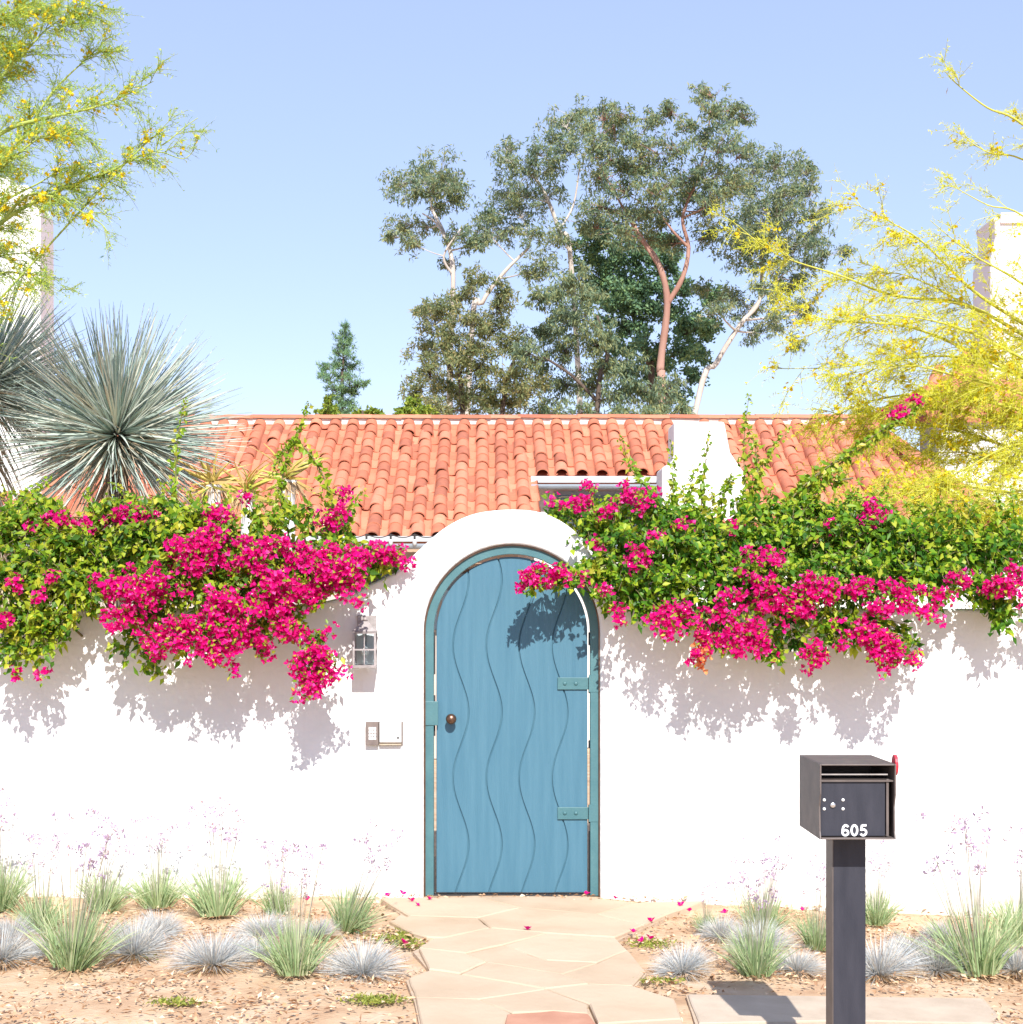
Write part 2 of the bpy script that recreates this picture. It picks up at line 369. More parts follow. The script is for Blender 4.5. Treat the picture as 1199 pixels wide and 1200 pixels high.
# flagstone path (px,py polygons on the ground)
path_base = MB()
edge = [(446,1056),(470,1072),(452,1086),(482,1098),(506,1104),(484,1116),(504,1140),(476,1150),(486,1176),(494,1215),(520,1340),(830,1340),(806,1215),(792,1176),(742,1161),(758,1142),(738,1118),(722,1104),(756,1088),(790,1072),(826,1060)]
pts = [G(x, y, 0.0) for x, y in edge]
pb = MB(); n = len(pts)
pb.add([(p.x, p.y, p.z + .003) for p in pts] + [(p.x, p.y, p.z - .06) for p in pts],
       [tuple(range(n))] + [(i, (i+1) % n, (i+1) % n + n, i + n) for i in range(n)])
path = pb.build('path', M['joint'], kind='structure')
ORG[path] = Vector((0, 0, 0))
def flag(poly, m, h=.022, parent=path, name='flagstone', jit=.4, shrink=.75):
    cxp = sum(p[0] for p in poly)/len(poly); cyp = sum(p[1] for p in poly)/len(poly)
    out = []
    for i, (x, y) in enumerate(poly):            # subdivided, slightly wandering outline, shrunk for the joint
        x2, y2 = poly[(i+1) % len(poly)]
        for t in (0, .33, .67):
            a, b = x+(x2-x)*t, y+(y2-y)*t
            a += (cxp-a)/max(abs(cxp-a), 1)*shrink*min(1, abs(cxp-a)/6); b += (cyp-b)/max(abs(cyp-b), 1)*shrink*.45*min(1, abs(cyp-b)/6)
            out.append((a + random.uniform(-1, 1)*jit*1.6, b + random.uniform(-.35, .35)*jit))
    pts = [G(x, y) for x, y in out]; n = len(pts); c = G(cxp, cyp)
    tilt = (random.uniform(-.004, .004), random.uniform(-.004, .004))
    mb = MB(); hh = h + random.uniform(-.003, .003)
    z = lambda p, q: p.z + hh*q + (p.x-c.x)*tilt[0] + (p.y-c.y)*tilt[1]
    ins = [(p + (c-p).normalized()*.008) for p in pts]
    mb.add([(p.x, p.y, p.z-.03) for p in pts] + [(p.x, p.y, z(p, .7)) for p in pts] + [(p.x, p.y, z(p, 1)) for p in ins],
           [tuple(range(2*n, 3*n))] + [(i, (i+1) % n, (i+1) % n+n, i+n) for i in range(n)] + [(i+n, (i+1) % n+n, (i+1) % n+2*n, i+2*n) for i in range(n)])
    return mb.build(name, m, parent)
flags = [
 [(446,1056),(560,1055),(610,1068),(560,1080),(480,1078)],
 [(560,1055),(690,1055),(745,1062),(700,1076),(610,1068)],
 [(745,1062),(826,1060),(790,1073),(754,1089),(700,1076)],
 [(456,1084),(480,1078),(560,1080),(575,1092),(520,1104),(500,1103),(482,1098)],
 [(560,1080),(610,1068),(700,1076),(754,1089),(722,1103),(640,1098),(575,1092)],
 [(506,1105),(520,1104),(575,1092),(640,1098),(590,1112),(545,1122),(490,1116)],
 [(590,1112),(640,1098),(722,1103),(736,1118),(700,1133),(640,1130)],
 [(490,1116),(545,1122),(570,1132),(540,1146),(502,1141)],
 [(545,1122),(590,1112),(640,1130),(700,1133),(660,1146),(570,1132)],
 [(700,1133),(736,1118),(757,1142),(742,1160),(690,1158),(660,1146)],
 [(478,1150),(502,1141),(540,1146),(640,1164),(560,1176),(487,1174)],
 [(540,1146),(570,1132),(660,1146),(690,1158),(640,1164)],
 [(640,1164),(690,1158),(742,1160),(791,1176),(799,1200),(700,1206),(690,1182)],
 [(487,1174),(560,1176),(600,1192),(580,1230),(496,1222)],
 [(560,1176),(640,1164),(690,1182),(690,1193),(650,1190),(600,1192)],
 [(496,1222),(580,1230),(600,1270),(590,1340),(520,1340)],
 [(700,1206),(799,1200),(806,1222),(828,1340),(700,1340),(690,1250)],
]
for f in flags: flag(f, M['flag'])
tag(flag([(594,1195),(650,1191),(690,1194),(700,1206),(690,1250),(600,1268),(584,1230)], M['flag_red'], .024), 'red sandstone flag at the near end of the path')
pv = MB(); slabs = [[(806,1168),(985,1170),(1000,1198),(818,1202)],[(985,1170),(1150,1172),(1168,1188),(1178,1202),(1000,1198)]]
pl_pts = [G(x, y) for x, y in [(804,1167),(1152,1170),(1182,1203),(816,1204)]]
pv.add([(p.x, p.y, p.z+.002) for p in pl_pts] + [(p.x, p.y, p.z-.06) for p in pl_pts], [(0,1,2,3),(0,4,5,1),(1,5,6,2),(2,6,7,3),(3,7,4,0)])
pavement = pv.build('pavement', M['joint'], kind='structure'); ORG[pavement] = Vector((0, 0, 0))
for s in slabs: flag(s, M['slab'], .012, pavement, 'paving_slab', .4)

# leaf litter and weeds, too many to count
def on_ground(px, py):
    out = np.array([G(a, b) for a, b in zip(px, py)]); return out
def in_path(px, py):
    inside = False; n = len(edge); j = n-1
    for i in range(n):
        xi, yi = edge[i]; xj, yj = edge[j]
        if (yi > py) != (yj > py) and px < (xj-xi)*(py-yi)/(yj-yi)+xi: inside = not inside
        j = i
    return inside
def grid_ground(n, x0=-7, x1=7, y0=6.2, y1=9.98):
    x = rng.uniform(x0, x1, n); y = rng.uniform(y0, y1, n)
    px = CX + x/y*F; z = np.array([gz(a, b) for a, b in zip(x, y)]); py = CY + (CAMZ-z)*F/y
    keep = np.array([not in_path(a, b) and not (804 < a < 1160 and b > 1166) for a, b in zip(px, py)])
    return np.stack([x, y, z], 1)[keep]
q = grid_ground(44000)
clumpy = np.sin(q[:,0]*5.1+1)*np.sin(q[:,1]*6.3) + rng.normal(size=len(q))*.6
q = q[clumpy > -.3]; n = len(q); d = rng.normal(size=(n,3)); d[:,2] *= .25; nr = rng.normal(size=(n,3))*.35; nr[:,2] += 1
q[:,2] += rng.uniform(0, .016, n)
V, Fc = leaf_arrays(q, d, nr, rng.uniform(.012, .055, n), rng.uniform(.006, .024, n), .3)
tag(np_mesh('leaf_litter', V, Fc, M['litter']), 'dry brown leaf litter scattered over the planting beds', 'leaf litter', kind='stuff')
wp = []
for (a, b, ra, rb, k) in [(462,1100,26,5,500),(480,1108,18,4,300),(440,1172,34,5,600),(205,1175,30,4,350),(765,1106,26,5,400),(475,1095,14,8,300),(772,1150,30,3,250),(160,1122,20,3,150)]:
    wp.append(on_ground(a+rng.normal(size=k)*ra*.5, b+rng.normal(size=k)*rb*.5))
wp = np.concatenate(wp); n = len(wp); d = rng.normal(size=(n,3)); d[:,2] = abs(d[:,2])*.6
V, Fc = leaf_arrays(wp, d, rng.normal(size=(n,3))+[0,0,1], rng.uniform(.012,.03,n), rng.uniform(.006,.012,n))
tag(np_mesh('low_weeds', V, Fc, M['weed']), 'low green weeds and moss creeping at the path edges', 'weeds', kind='stuff')

# ================================================================== GARDEN WALL
WY = 10.0
def X(px, Y=WY): return (px-CX)/F*Y
def Z(py, Y=WY): return CAMZ-(py-CY)/F*Y
def spline(pts, k=6):
    out = []
    n = len(pts)
    for i in range(n-1):
        p0 = pts[max(i-1, 0)]; p1 = pts[i]; p2 = pts[i+1]; p3 = pts[min(i+2, n-1)]
        for j in range(k):
            t = j/k
            out.append(tuple(.5*((2*b)+(-a+c)*t+(2*a-5*b+4*c-d)*t*t+(-a+3*b-3*c+d)*t**3) for a, b, c, d in zip(p0, p1, p2, p3)))
    out.append(tuple(pts[-1])); return out
top = spline([(-700,716),(-100,714),(250,712),(370,706),(413,694),(432,685),(464,670),(485,650),(515,623),(540,608),(565,600),(600,597),(632,600),(660,612),(684,632),(702,655),(722,678),(750,696),(800,706),(950,712),(1300,714),(1900,716)], 5)
# opening: arch, half-width 103 px, springing at y=741
arch = [(600 - 103.5*math.cos(a), 741 - 103.5*math.sin(a)) for a in [PI*i/36 for i in range(37)]]
outline = [(-700,1085)] + top + [(1900,1170)] + [(703.5,1090)] + list(reversed(arch)) + [(496.5,1085)]
wm = MB().prism([(X(a), Z(b)) for a, b in outline], WY, WY+.26)
wall = wm.build('garden_wall', M['stucco'], bevel=.022, segs=4)
for p in wall.data.polygons: p.use_smooth = False
tag(wall, 'white stucco garden wall curving up into an arch over the gate', 'wall')

# ================================================================== GATE
GY = WY+.07
gate = thing('garden_gate', 'blue arched gate of wavy boards set in the white wall', 'gate', tuple(P(600, 1050, GY)))
def arch_pts(r, cy=741, n=36, xc=600): return [(xc - r*math.cos(a), cy - r*math.sin(a)) for a in [PI*i/n for i in range(n+1)]]
def gp(pts, Y): return [(X(a, Y), Z(b, Y)) for a, b in pts]
fo = [(497.5,1049)] + arch_pts(102.5) + [(702.5,1049)]
fi = [(691.5,1049)] + list(reversed(arch_pts(91.5))) + [(508.5,1049)]
MB().prism(gp(fo+fi, GY), GY-.03, GY+.05).build('frame', M['frame'], gate, bevel=.003)
# thin dark strip along the edge between the stucco and the frame
lo = [(496.8,1049)] + arch_pts(103.2) + [(703.2,1049)]; li = [(701.0,1049)] + list(reversed(arch_pts(101.0))) + [(499.0,1049)]
MB().prism(gp(lo+li, GY), GY-.045, GY-.031).build('dark_edge', M['bronze'], gate)
# wavy boards
def wave(k, y):                              # k-th groove centre x at image y
    base = [540, 579, 617.5, 656][k]
    return base - 9.2*math.cos(2*PI*(y-835)/155.0+PI)
R = 88.5
def arch_y(x): return 741 - math.sqrt(max(R*R-(x-600)**2, 0))
BY = GY+.005
def vline(k, g):                             # groove side as list of pts from bottom to the arch
    out = []; y = 1046.0
    while True:
        x = wave(k, y)+g
        if y <= arch_y(x) and y < 741: break
        out.append((x, y)); y -= 6
        if y < 640: break
    x = out[-1][0]; out.append((x, arch_y(x))); return out
left_edge = [(600-R, 1046), (600-R, 741)]; right_edge = [(600+R, 1046), (600+R, 741)]
def arc_between(x0, x1, n=10):
    a0 = math.acos(max(-1, min(1, (600-x0)/R))); a1 = math.acos(max(-1, min(1, (600-x1)/R)))
    return [(600-R*math.cos(a0+(a1-a0)*i/n), 741-R*math.sin(a0+(a1-a0)*i/n)) for i in range(1, n)]
gs = .75
for k in range(5):
    L = left_edge if k == 0 else vline(k-1, gs)
    Rr = right_edge if k == 4 else vline(k, -gs)
    poly = L + arc_between(L[-1][0], Rr[-1][0]) + list(reversed(Rr))
    MB().prism(gp(poly, BY), BY, BY+.03).build('board', M['door'], gate, bevel=.004, segs=2)
# backing sheet behind the grooves
bk = [(600-R+1, 1045)] + [(600-(R-1)*math.cos(a), 741-(R-1)*math.sin(a)) for a in [PI*i/30 for i in range(31)]] + [(600+R-1, 1045)]
MB().prism(gp(bk, BY+.03), BY+.0125, BY+.05).build('backing_sheet', M['door'], gate)
for y in (801, 953):
    hg = MB().box(P(653.5, y-7, BY-.012), P(690, y+7, BY)).build('hinge', M['frame'], gate, bevel=.002)
    MB().box(P(690.2, y-10, GY-.033), P(701.5, y+10, GY-.03)).build('hinge_knuckle', M['frame'], hg)
    for x in (662, 675):
        c = P(x, y, BY-.012)
        MB().lathe([(.013, 0), (.012, -.003), (.007, -.006), (.001, -.007)], c, 12, 'y').build('bolt', M['frame'], hg, smooth=True)
MB().box(P(497.6, 822, GY-.036), P(513.5, 850, GY-.018)).build('latch_plate', M['frame'], gate, bevel=.003)
c = P(529, 842, BY)
kn = MB().lathe([(.02, 0), (.02, -.006), (.009, -.008), (.009, -.03), (.02, -.036), (.031, -.048), (.034, -.06), (.03, -.073), (.018, -.082), (.003, -.086)], c, 24, 'y').build('knob', M['bronze'], gate, smooth=True)
# dark bar standing in for the shadowed gap under the gate
MB().box(P(497, 1049.2, GY-.02), P(703, 1053.5, GY+.06)).build('threshold', M['dark_gap'], gate)
# dark strips filling stretches of the side gaps
for px, y0, y1 in ((508.6, 741, 790), (508.6, 815, 822), (508.6, 850, 862), (689.9, 741, 756), (689.9, 793, 812), (689.9, 868, 876), (689.9, 944, 964), (689.9, 975, 1045), (508.6, 1005, 1045)):
    MB().box(P(px, y0, GY+.01), P(px+1.8, y1, GY+.045)).build('gap_strip', M['dark_gap'], gate)

# ================================================================== LANTERN
LY = WY-.19
lan = thing('wall_lantern', 'small square metal wall lantern left of the blue gate', 'lantern', tuple(P(428, 752, WY)))
bpY = WY-.012
MB().box(P(418.5, 721, bpY), P(441.5, 741, WY)).build('backplate', M['lantern'], lan, bevel=.002)
MB().tube([P(430, 731, bpY), P(430, 727, WY-.05), P(428.5, 724.5, LY+.07), P(428.5, 729, LY+.07)], .006, 8).build('arm', M['lantern'], lan)
cyl = LY+.07; hw = .066
zt, zm, zb = Z(740, cyl), Z(762, cyl), Z(781, cyl); cxw = X(428, cyl)
rf = MB(); zr = Z(728, cyl)
rf.add([(cxw-hw-.012, cyl-hw-.012, zt), (cxw+hw+.012, cyl-hw-.012, zt), (cxw+hw+.012, cyl+hw+.012, zt), (cxw-hw-.012, cyl+hw+.012, zt),
        (cxw-.018, cyl-.018, zr), (cxw+.018, cyl-.018, zr), (cxw+.018, cyl+.018, zr), (cxw-.018, cyl+.018, zr)],
       [(0,1,5,4),(1,2,6,5),(2,3,7,6),(3,0,4,7),(4,5,6,7),(3,2,1,0)])
rf.build('roof', M['lantern'], lan)
MB().lathe([(.006, 0), (.014, .006), (.016, .014), (.008, .024), (.002, .028)], (cxw, cyl, zr), 10).build('finial', M['lantern'], lan, smooth=True)
cg = MB()
for sx in (-1, 1):
    for sy in (-1, 1):
        cg.box((cxw+sx*hw-.006, cyl+sy*hw-.006, zb), (cxw+sx*hw+.006, cyl+sy*hw+.006, zt))
for z in (zb, zm, zt-.012):
    for s in (-1, 1):
        cg.box((cxw-hw+.006, cyl+s*hw-.005, z), (cxw+hw-.006, cyl+s*hw+.005, z+.010))
        cg.box((cxw+s*hw-.005, cyl-hw+.006, z+.0005), (cxw+s*hw+.005, cyl+hw-.006, z+.0105))
for s in (-1, 1): cg.box((cxw-.003, cyl+s*hw-.003, zb+.012), (cxw+.003, cyl+s*hw+.003, zt-.014))
cg.build('cage', M['lantern'], lan)
mg, ntg, bg_ = newmat('clear_glass'); bg_.inputs['Transmission Weight'].default_value = 1; bg_.inputs['Roughness'].default_value = .03; bg_.inputs['IOR'].default_value = 1.1
bg_.inputs['Base Color'].default_value = (.8, .86, .88, 1)
M['glass'] = mg
for s in (-1, 1):
    MB().box((cxw-hw+.007, cyl+s*(hw-.009)-.001, zb+.012), (cxw+hw-.007, cyl+s*(hw-.009)+.001, zt-.015)).build('pane', M['glass'], lan)
MB().lathe([(.022, 0), (.022, .004), (.011, .006), (.011, .05), (.02, .06), (.024, .08), (.015, .105), (.003, .118)], (cxw, cyl, zb+.012), 14).build('bulb', M['white_plastic'], lan, smooth=True)
MB().box((cxw-hw-.004, cyl-hw-.004, zb-.006), (cxw+hw+.004, cyl+hw+.004, zb)).build('base', M['lantern'], lan)

# ================================================================== INTERCOM
ic = thing('intercom', 'white intercom box with a small numeric keypad left of the gate', 'intercom', tuple(P(450, 873, WY)))
MB().box(P(443.9, 845.6, WY-.012), P(472.4, 873.2, WY)).build('cover_outline', M['keypad'], ic)  # darker plate a little larger than the cover, leaving a thin outline
kp = MB().box(P(428.5, 846, WY-.045), P(444, 872.5, WY)).build('keypad', M['keypad'], ic, bevel=.002)
for r in range(4):
    for c_ in range(3):
        x = 432.2+c_*3.1; y = 852.2+r*3.9
        MB().box(P(x, y, WY-.048), P(x+2.4, y+3.0, WY-.044)).build('key', M['white_vinyl'], kp)
MB().box(P(444.6, 846.5, WY-.05), P(471, 869.5, WY)).build('cover', M['white_plastic'], ic, bevel=.004)
MB().box(P(444.6, 870, WY-.035), P(470.5, 872.5, WY)).build('bottom_edge_shadow', M['tan_shadow'], ic)  # tan strip painted as the shadow along the cover's lower edge
MB().lathe([(.006, 0), (.006, -.004), (.001, -.005)], P(466.5, 864.5, WY-.05), 10, 'y').build('button', M['dark_gap'], ic)

# ================================================================== MAILBOX
my = 6.1; s = my/F
mb_ = thing('mailbox', 'black steel mailbox numbered 605 on a square post beside the path', 'mailbox', tuple((X(996, my+.22), my+.22, gz(1.4, 6.3))))
x0, x1 = X(961, my), X(1050.5, my); zt, zb = Z(895.5, my), Z(984, my); dep = .40; th = .006
# shell: profile in YZ with the notched front edge
def side_panel(xa, xb):
    prof = [(my, zt), (my, zb+.175), (my+.018, zb+.125), (my+.012, zb+.03), (my, zb), (my+dep, zb), (my+dep, zt)]
    n = len(prof)
    return MB().add([(xa, y, z) for y, z in prof] + [(xb, y, z) for y, z in prof],
        [tuple(range(n)), tuple(range(2*n-1, n-1, -1))] + [(i, i+n, (i+1) % n+n, (i+1) % n) for i in range(n)])
for xa in (x0, x1-th): side_panel(xa, xa+th).build('side_panel', M['mailbox'], mb_, bevel=.0015)
MB().box((x0+th+.0003, my, zt-th), (x1-th-.0003, my+dep, zt)).build('top_panel', M['mailbox'], mb_, bevel=.0015)
MB().box((x0+th+.0003, my-.001, zb), (x1-th-.0003, my+dep, zb+th)).build('bottom_panel', M['mailbox'], mb_, bevel=.0015)
MB().box((x0+th+.0003, my+dep-th-.001, zb+th+.001), (x1-th-.0003, my+dep-.001, zt-th-.001)).build('back_panel', M['mailbox'], mb_)
# deposit slot lip and its flap
zs = Z(907.5, my)
MB().box((x0+th+.001, my+.012, zs-.004), (x1-.03, my+.016, zs+.001)).build('slot_lip', M['steel'], mb_)
MB().box((x0+th+.001, my+.016, zs-.030), (x1-th-.001, my+.14, zs-.024)).build('slot_shelf', M['mailbox'], mb_)
dr = MB().box((x0+th+.002, my+.026, zb+.010), (X(1039.5, my), my+.034, Z(915.5, my))).build('door', M['mailbox_side'], mb_, bevel=.002)
MB().box((X(1040.5, my), my+.022, zb+.010), (X(1043.5, my), my+.036, Z(914, my))).build('door_frame', M['mailbox'], mb_, bevel=.001)
dy = my+.026
MB().lathe([(.011, 0), (.011, -.004), (.008, -.006), (.001, -.0065)], P(976, 943.5, dy), 16, 'y').build('lock', M['steel'], dr, smooth=True)
for px, py in ((966,937.5),(988,937.5),(966,948),(988,948)):
    MB().lathe([(.0065, 0), (.0055, -.003), (.001, -.004)], P(px, py, dy), 10, 'y').build('rivet', M['white_vinyl'], dr, smooth=True)
def ribbon(mb, pts, wd, z0, z1, closed=False):
    n = len(pts); L = []; Rr = []
    for k in range(n):
        a = pts[(k-1) % n] if closed or k else pts[0]; b = pts[(k+1) % n] if closed or k < n-1 else pts[-1]
        tx, ty = b[0]-a[0], b[1]-a[1]; l = math.hypot(tx, ty) or 1; nx_, ny_ = -ty/l*wd/2, tx/l*wd/2
        L.append((pts[k][0]+nx_, pts[k][1]+ny_)); Rr.append((pts[k][0]-nx_, pts[k][1]-ny_))
    for k in range(n if closed else n-1):
        q = (k+1) % n
        c4 = [L[k], L[q], Rr[q], Rr[k]]
        mb.add([(x, z0, y) for x, y in c4]+[(x, z1, y) for x, y in c4], [(3,2,1,0),(4,5,6,7),(0,1,5,4),(1,2,6,5),(2,3,7,6),(3,0,4,7)])
nb = MB(); p0 = P(986, 980, dy); dw_, dh_, gap_ = 9.2*dy/F, 14.2*dy/F, 1.4*dy/F
STK = [0]
def dg(k, pts, wd=.175, closed=False):
    STK[0] += 1
    ribbon(nb, [(p0.x+k*(dw_+gap_)+u*dw_, p0.z+v*dh_) for u, v in pts], wd*dh_, dy-.0022-.0003*STK[0], dy-.0006+.00001*STK[0], closed)
el_ = lambda cx_, cy_, rx_, ry_, a0, a1, n=18: [(cx_+rx_*math.cos(math.radians(a0+(a1-a0)*i/n)), cy_+ry_*math.sin(math.radians(a0+(a1-a0)*i/n))) for i in range(n+1)]
dg(1, el_(.5, .5, .36, .41, 0, 360, 24)[:-1], closed=True)
dg(0, el_(.5, .30, .36, .215, 0, 360, 22)[:-1], closed=True)
dg(0, el_(.55, .46, .40, .45, 42, 192, 16))
dg(2, [(.88, .905), (.30, .905)], .17); dg(2, [(.30, .93), (.20, .46)], .17); dg(2, el_(.47, .33, .37, .245, 135, -150, 20))
nb.build('number', M['white_vinyl'], dr)['label'] = 'white house number 605'
fl = MB(); fy = my+.30
fl.lathe([(.033, 0), (.033, .008)], (0, 0, 0), 18)
# flag: a red disc on a short arm at the right side, near the back
fl2 = MB(); nn = 18; fy = my+.05; zt0 = zt; zt = zt+.020
vs = [(x1+.002, fy+.033*math.cos(2*PI*i/nn), zt-.028+.040*math.sin(2*PI*i/nn)) for i in range(nn)] + [(x1+.014, fy+.033*math.cos(2*PI*i/nn), zt-.028+.040*math.sin(2*PI*i/nn)) for i in range(nn)]
fl2.add(vs, [tuple(range(nn)), tuple(range(2*nn-1, nn-1, -1))] + [(i, i+nn, (i+1) % nn+nn, (i+1) % nn) for i in range(nn)])
fl2.box((x1+.001, fy-.008, zt-.13), (x1+.0035, fy+.008, zt-.03)); fl2.build('flag', M['red_plastic'], mb_, bevel=.001); zt = zt0
py_ = my+.15; pxa, pxb = X(977, py_), X(1014.5, py_)
MB().box((pxa, py_, gz(1.4, 6.3)-.1), (pxb, py_+(pxb-pxa), zb-.0005)).build('post', M['mailbox_side'], mb_)
MB().box((pxa-.0035, py_+.001, gz(1.4, 6.3)-.1), (pxa-.0005, py_+(pxb-pxa)-.001, zb-.001)).build('post_left_face', M['mailbox'], mb_)  # thin skin giving the post's left face a lighter brown

# ================================================================== HOUSE
HR, HE = 22.5, 18.9; ZR, ZE = CAMZ+2.76, CAMZ+.945
house = thing('house', 'low white house with a terracotta tile roof behind the wall', 'house', (0, 20, 0))
def slope(t, lift=0):                      # t 0 at ridge, 1 at eave
    return HR-(HR-HE)*t, ZR-(ZR-ZE)*t+lift
SL = math.hypot(HR-HE, ZR-ZE); ang = math.atan2(ZR-ZE, HR-HE)
colX = []
for k in range(-22, 24):
    colX.append(((544-CX)/F*HR) + .2605*k)
xL = colX[0]-.13
def tmax(x):
    px = CX + x/21*F
    if 2.72*0+0 < 0: return 1
    if X(620, HR) < x < X(774, HR): return .53
    return 1.0
def tmin(x):                               # hip line at right: starts at ridge end, ends lower right
    xe0, xe1 = X(1008, HR), X(1195, HE)
    return 0 if x <= xe0 else (x-xe0)/(xe1-xe0)
# roof deck
deck = MB()
def deckpiece(xa, xb, ta, tb, off=-.09):
    ya, za = slope(ta, off); yb, zb2 = slope(tb, off)
    deck.add([(xa, ya, za), (xb, ya, za), (xb, yb, zb2), (xa, yb, zb2), (xa, ya, za-.06), (xb, ya, za-.06), (xb, yb, zb2-.06), (xa, yb, zb2-.06)],
             [(0,1,2,3),(7,6,5,4),(0,4,5,1),(1,5,6,2),(2,6,7,3),(3,7,4,0)])
deckpiece(xL, X(618, HR), 0, .99); deckpiece(X(618, HR)+.001, X(774, HR), 0, .52); deckpiece(X(774, HR)+.001, X(1008, HR), 0, .99)
xe0, xe1 = X(1008, HR), X(1195, HE)
ya, za = slope(0, -.09); yb, zb2 = slope(.99, -.09)
deck.add([(xe0+.001, ya, za), (xe1, yb, zb2), (xe0+.001, yb, zb2), (xe0+.001, ya, za-.06), (xe1, yb, zb2-.06), (xe0+.001, yb, zb2-.06)], [(0,1,2),(5,4,3),(0,3,4,1),(1,4,5,2),(2,5,3,0)])
roof = deck.build('roof', M['tile'], house)
# rear slope, plain
rb = MB(); rb.add([(xL, HR+.02, ZR-.06), (xe0, HR+.02, ZR-.06), (xe0+2.5, HR+4.2, ZE), (xL, HR+4.2, ZE), (xL, HR+.02, ZR-.14), (xe0, HR+.02, ZR-.14), (xe0+2.5, HR+4.2, ZE-.08), (xL, HR+4.2, ZE-.08)],
   [(0,1,2,3),(7,6,5,4),(0,4,5,1),(1,5,6,2),(2,6,7,3),(3,7,4,0)]); rb.build('rear_roof', M['tile'], house)
NR = 14; EXP = SL/NR; TL = EXP*1.34
def cap_mesh(w0, w1, h0, h1, L, th=.014, n=8, up=True):
    """barrel tile, local: x across, -y downslope from 0 (upper, narrow) to -L (lower, wide), z up"""
    V = []; Fs = []
    sg = 1 if up else -1
    for (yy, wd, hh) in ((0, w0, h0), (-L, w1, h1)):
        for t_ in (0, th):
            for i in range(n+1):
                a = PI*i/n
                V.append((-math.cos(a)*(wd/2-t_), yy, sg*math.sin(a)*(hh-t_)))
    m1 = n+1
    for i in range(n):
        Fs += [(i, i+1, 2*m1+i+1, 2*m1+i), (m1+i+1, m1+i, 3*m1+i, 3*m1+i+1), (2*m1+i, 2*m1+i+1, 3*m1+i+1, 3*m1+i)]
    return V, Fs
capV, capF = cap_mesh(.160, .182, .074, .084, TL)
cm = MB().add(capV, capF).mesh('roof_tile'); cm.materials.append(M['tile'])
cm.polygons.foreach_set('use_smooth', [True]*len(cm.polygons))
bmx = bmesh.new(); bmx.from_mesh(cm)
for e in bmx.edges:
    if len(e.link_faces) == 2 and e.calc_face_angle(0) > .9: e.smooth = False
bmx.to_mesh(cm); bmx.free()
panV, panF = cap_mesh(.13, .155, .035, .04, TL, n=6, up=False)
alltiles = []
for x in colX:
    tm = tmax(x); t0 = tmin(x)
    joff = random.uniform(-.01, .01)
    for r in range(NR+1):
        tl = (r+1)/NR*1.0 + joff*.3       # lower end
        if tl > tm+.02 or tl-1.0/NR < t0-.01: continue
        px_r = CX + x/HR*F
        if 788 < CX + x/20.5*F < 846 and tl > .02: 
            if tl < .2 or True:
                if 790 < CX+x/slope(tl)[0]*F < 842: continue
        alltiles.append((x+random.gauss(0, .006), tl-EXP/SL*0-1.34/NR, tl, random.gauss(0, .006), random.gauss(0, .018), random.gauss(0, .012)))
# the 300 that show largest: lowest/nearest rows, in the open part of the roof
def visible(t):
    y, z = slope(t[2]); px = CX+t[0]/y*F; py = CY-(z-CAMZ)/y*F
    hid = py > 604 and (500 < px < 700 or px > 850) or px < 290 or (px < 410 and py > 575) or (775 < px < 870)
    if py > 600-((px-600)**2)/300 and 520 < px < 690: hid = hid or py > 600
    return (not hid, t[2])
alltiles.sort(key=visible, reverse=True)
def tile_matrix(t):
    x, tu, tl, dz, yaw, roll = t
    y, z = slope(tu, -.065+dz)
    pitch = ang - .04
    return Matrix.Translation((x, y, z)) @ Matrix.Rotation(yaw, 4, 'Z') @ Matrix.Rotation(pitch, 4, 'X') @ Matrix.Rotation(roll, 4, 'Y')
for t in alltiles[:300]:
    o = bpy.data.objects.new('roof_tile', cm); col.objects.link(o); o.parent = house
    m4 = tile_matrix(t); m4.translation -= Vector(house.location); o.matrix_local = m4
def many(tl, V0, F0, zoff=0, xoff=0):
    V0 = np.array(V0); k = len(V0); VV = []; FF = []
    F0 = np.array(F0)
    for i, t in enumerate(tl):
        m4 = np.array(tile_matrix(t)); VV.append(V0 @ m4[:3, :3].T + m4[:3, 3] + [xoff, 0, zoff]); FF.append(F0 + i*k)
    return np.concatenate(VV), np.concatenate(FF)
V, Fc = many(alltiles[300:], capV, capF); np_mesh('roof_tiles_rest', V, Fc, M['tile'], house, 'stuff')
V, Fc = many(alltiles, panV, panF, .012, .13); np_mesh('pan_tiles', V, Fc, M['tile'], house, 'stuff')
# ridge cap: mortar bed with half-round ridge tiles laid end to end
MB().box((xL-.05, HR-.085, ZR-.10), (xe0+.05, HR+.085, ZR-.005)).build('mortar_bed', M['mortar'], house)
x = xL-.1; i = 0
rv, rfc = cap_mesh(.24, .26, .060, .066, .46, n=8)
rm = MB().add(rv, rfc).mesh('ridge_tile'); rm.materials.append(M['tile'])
while x < xe0+.05:
    o = bpy.data.objects.new('ridge_tile', rm); col.objects.link(o); o.parent = house
    o.matrix_local = Matrix.Translation(Vector((x, HR, ZR-.008+random.uniform(-.006, .006)))-Vector(house.location)) @ Matrix.Rotation(PI/2+random.gauss(0, .012), 4, 'Z') @ Matrix.Rotation(.02, 4, 'X')
    x += .42
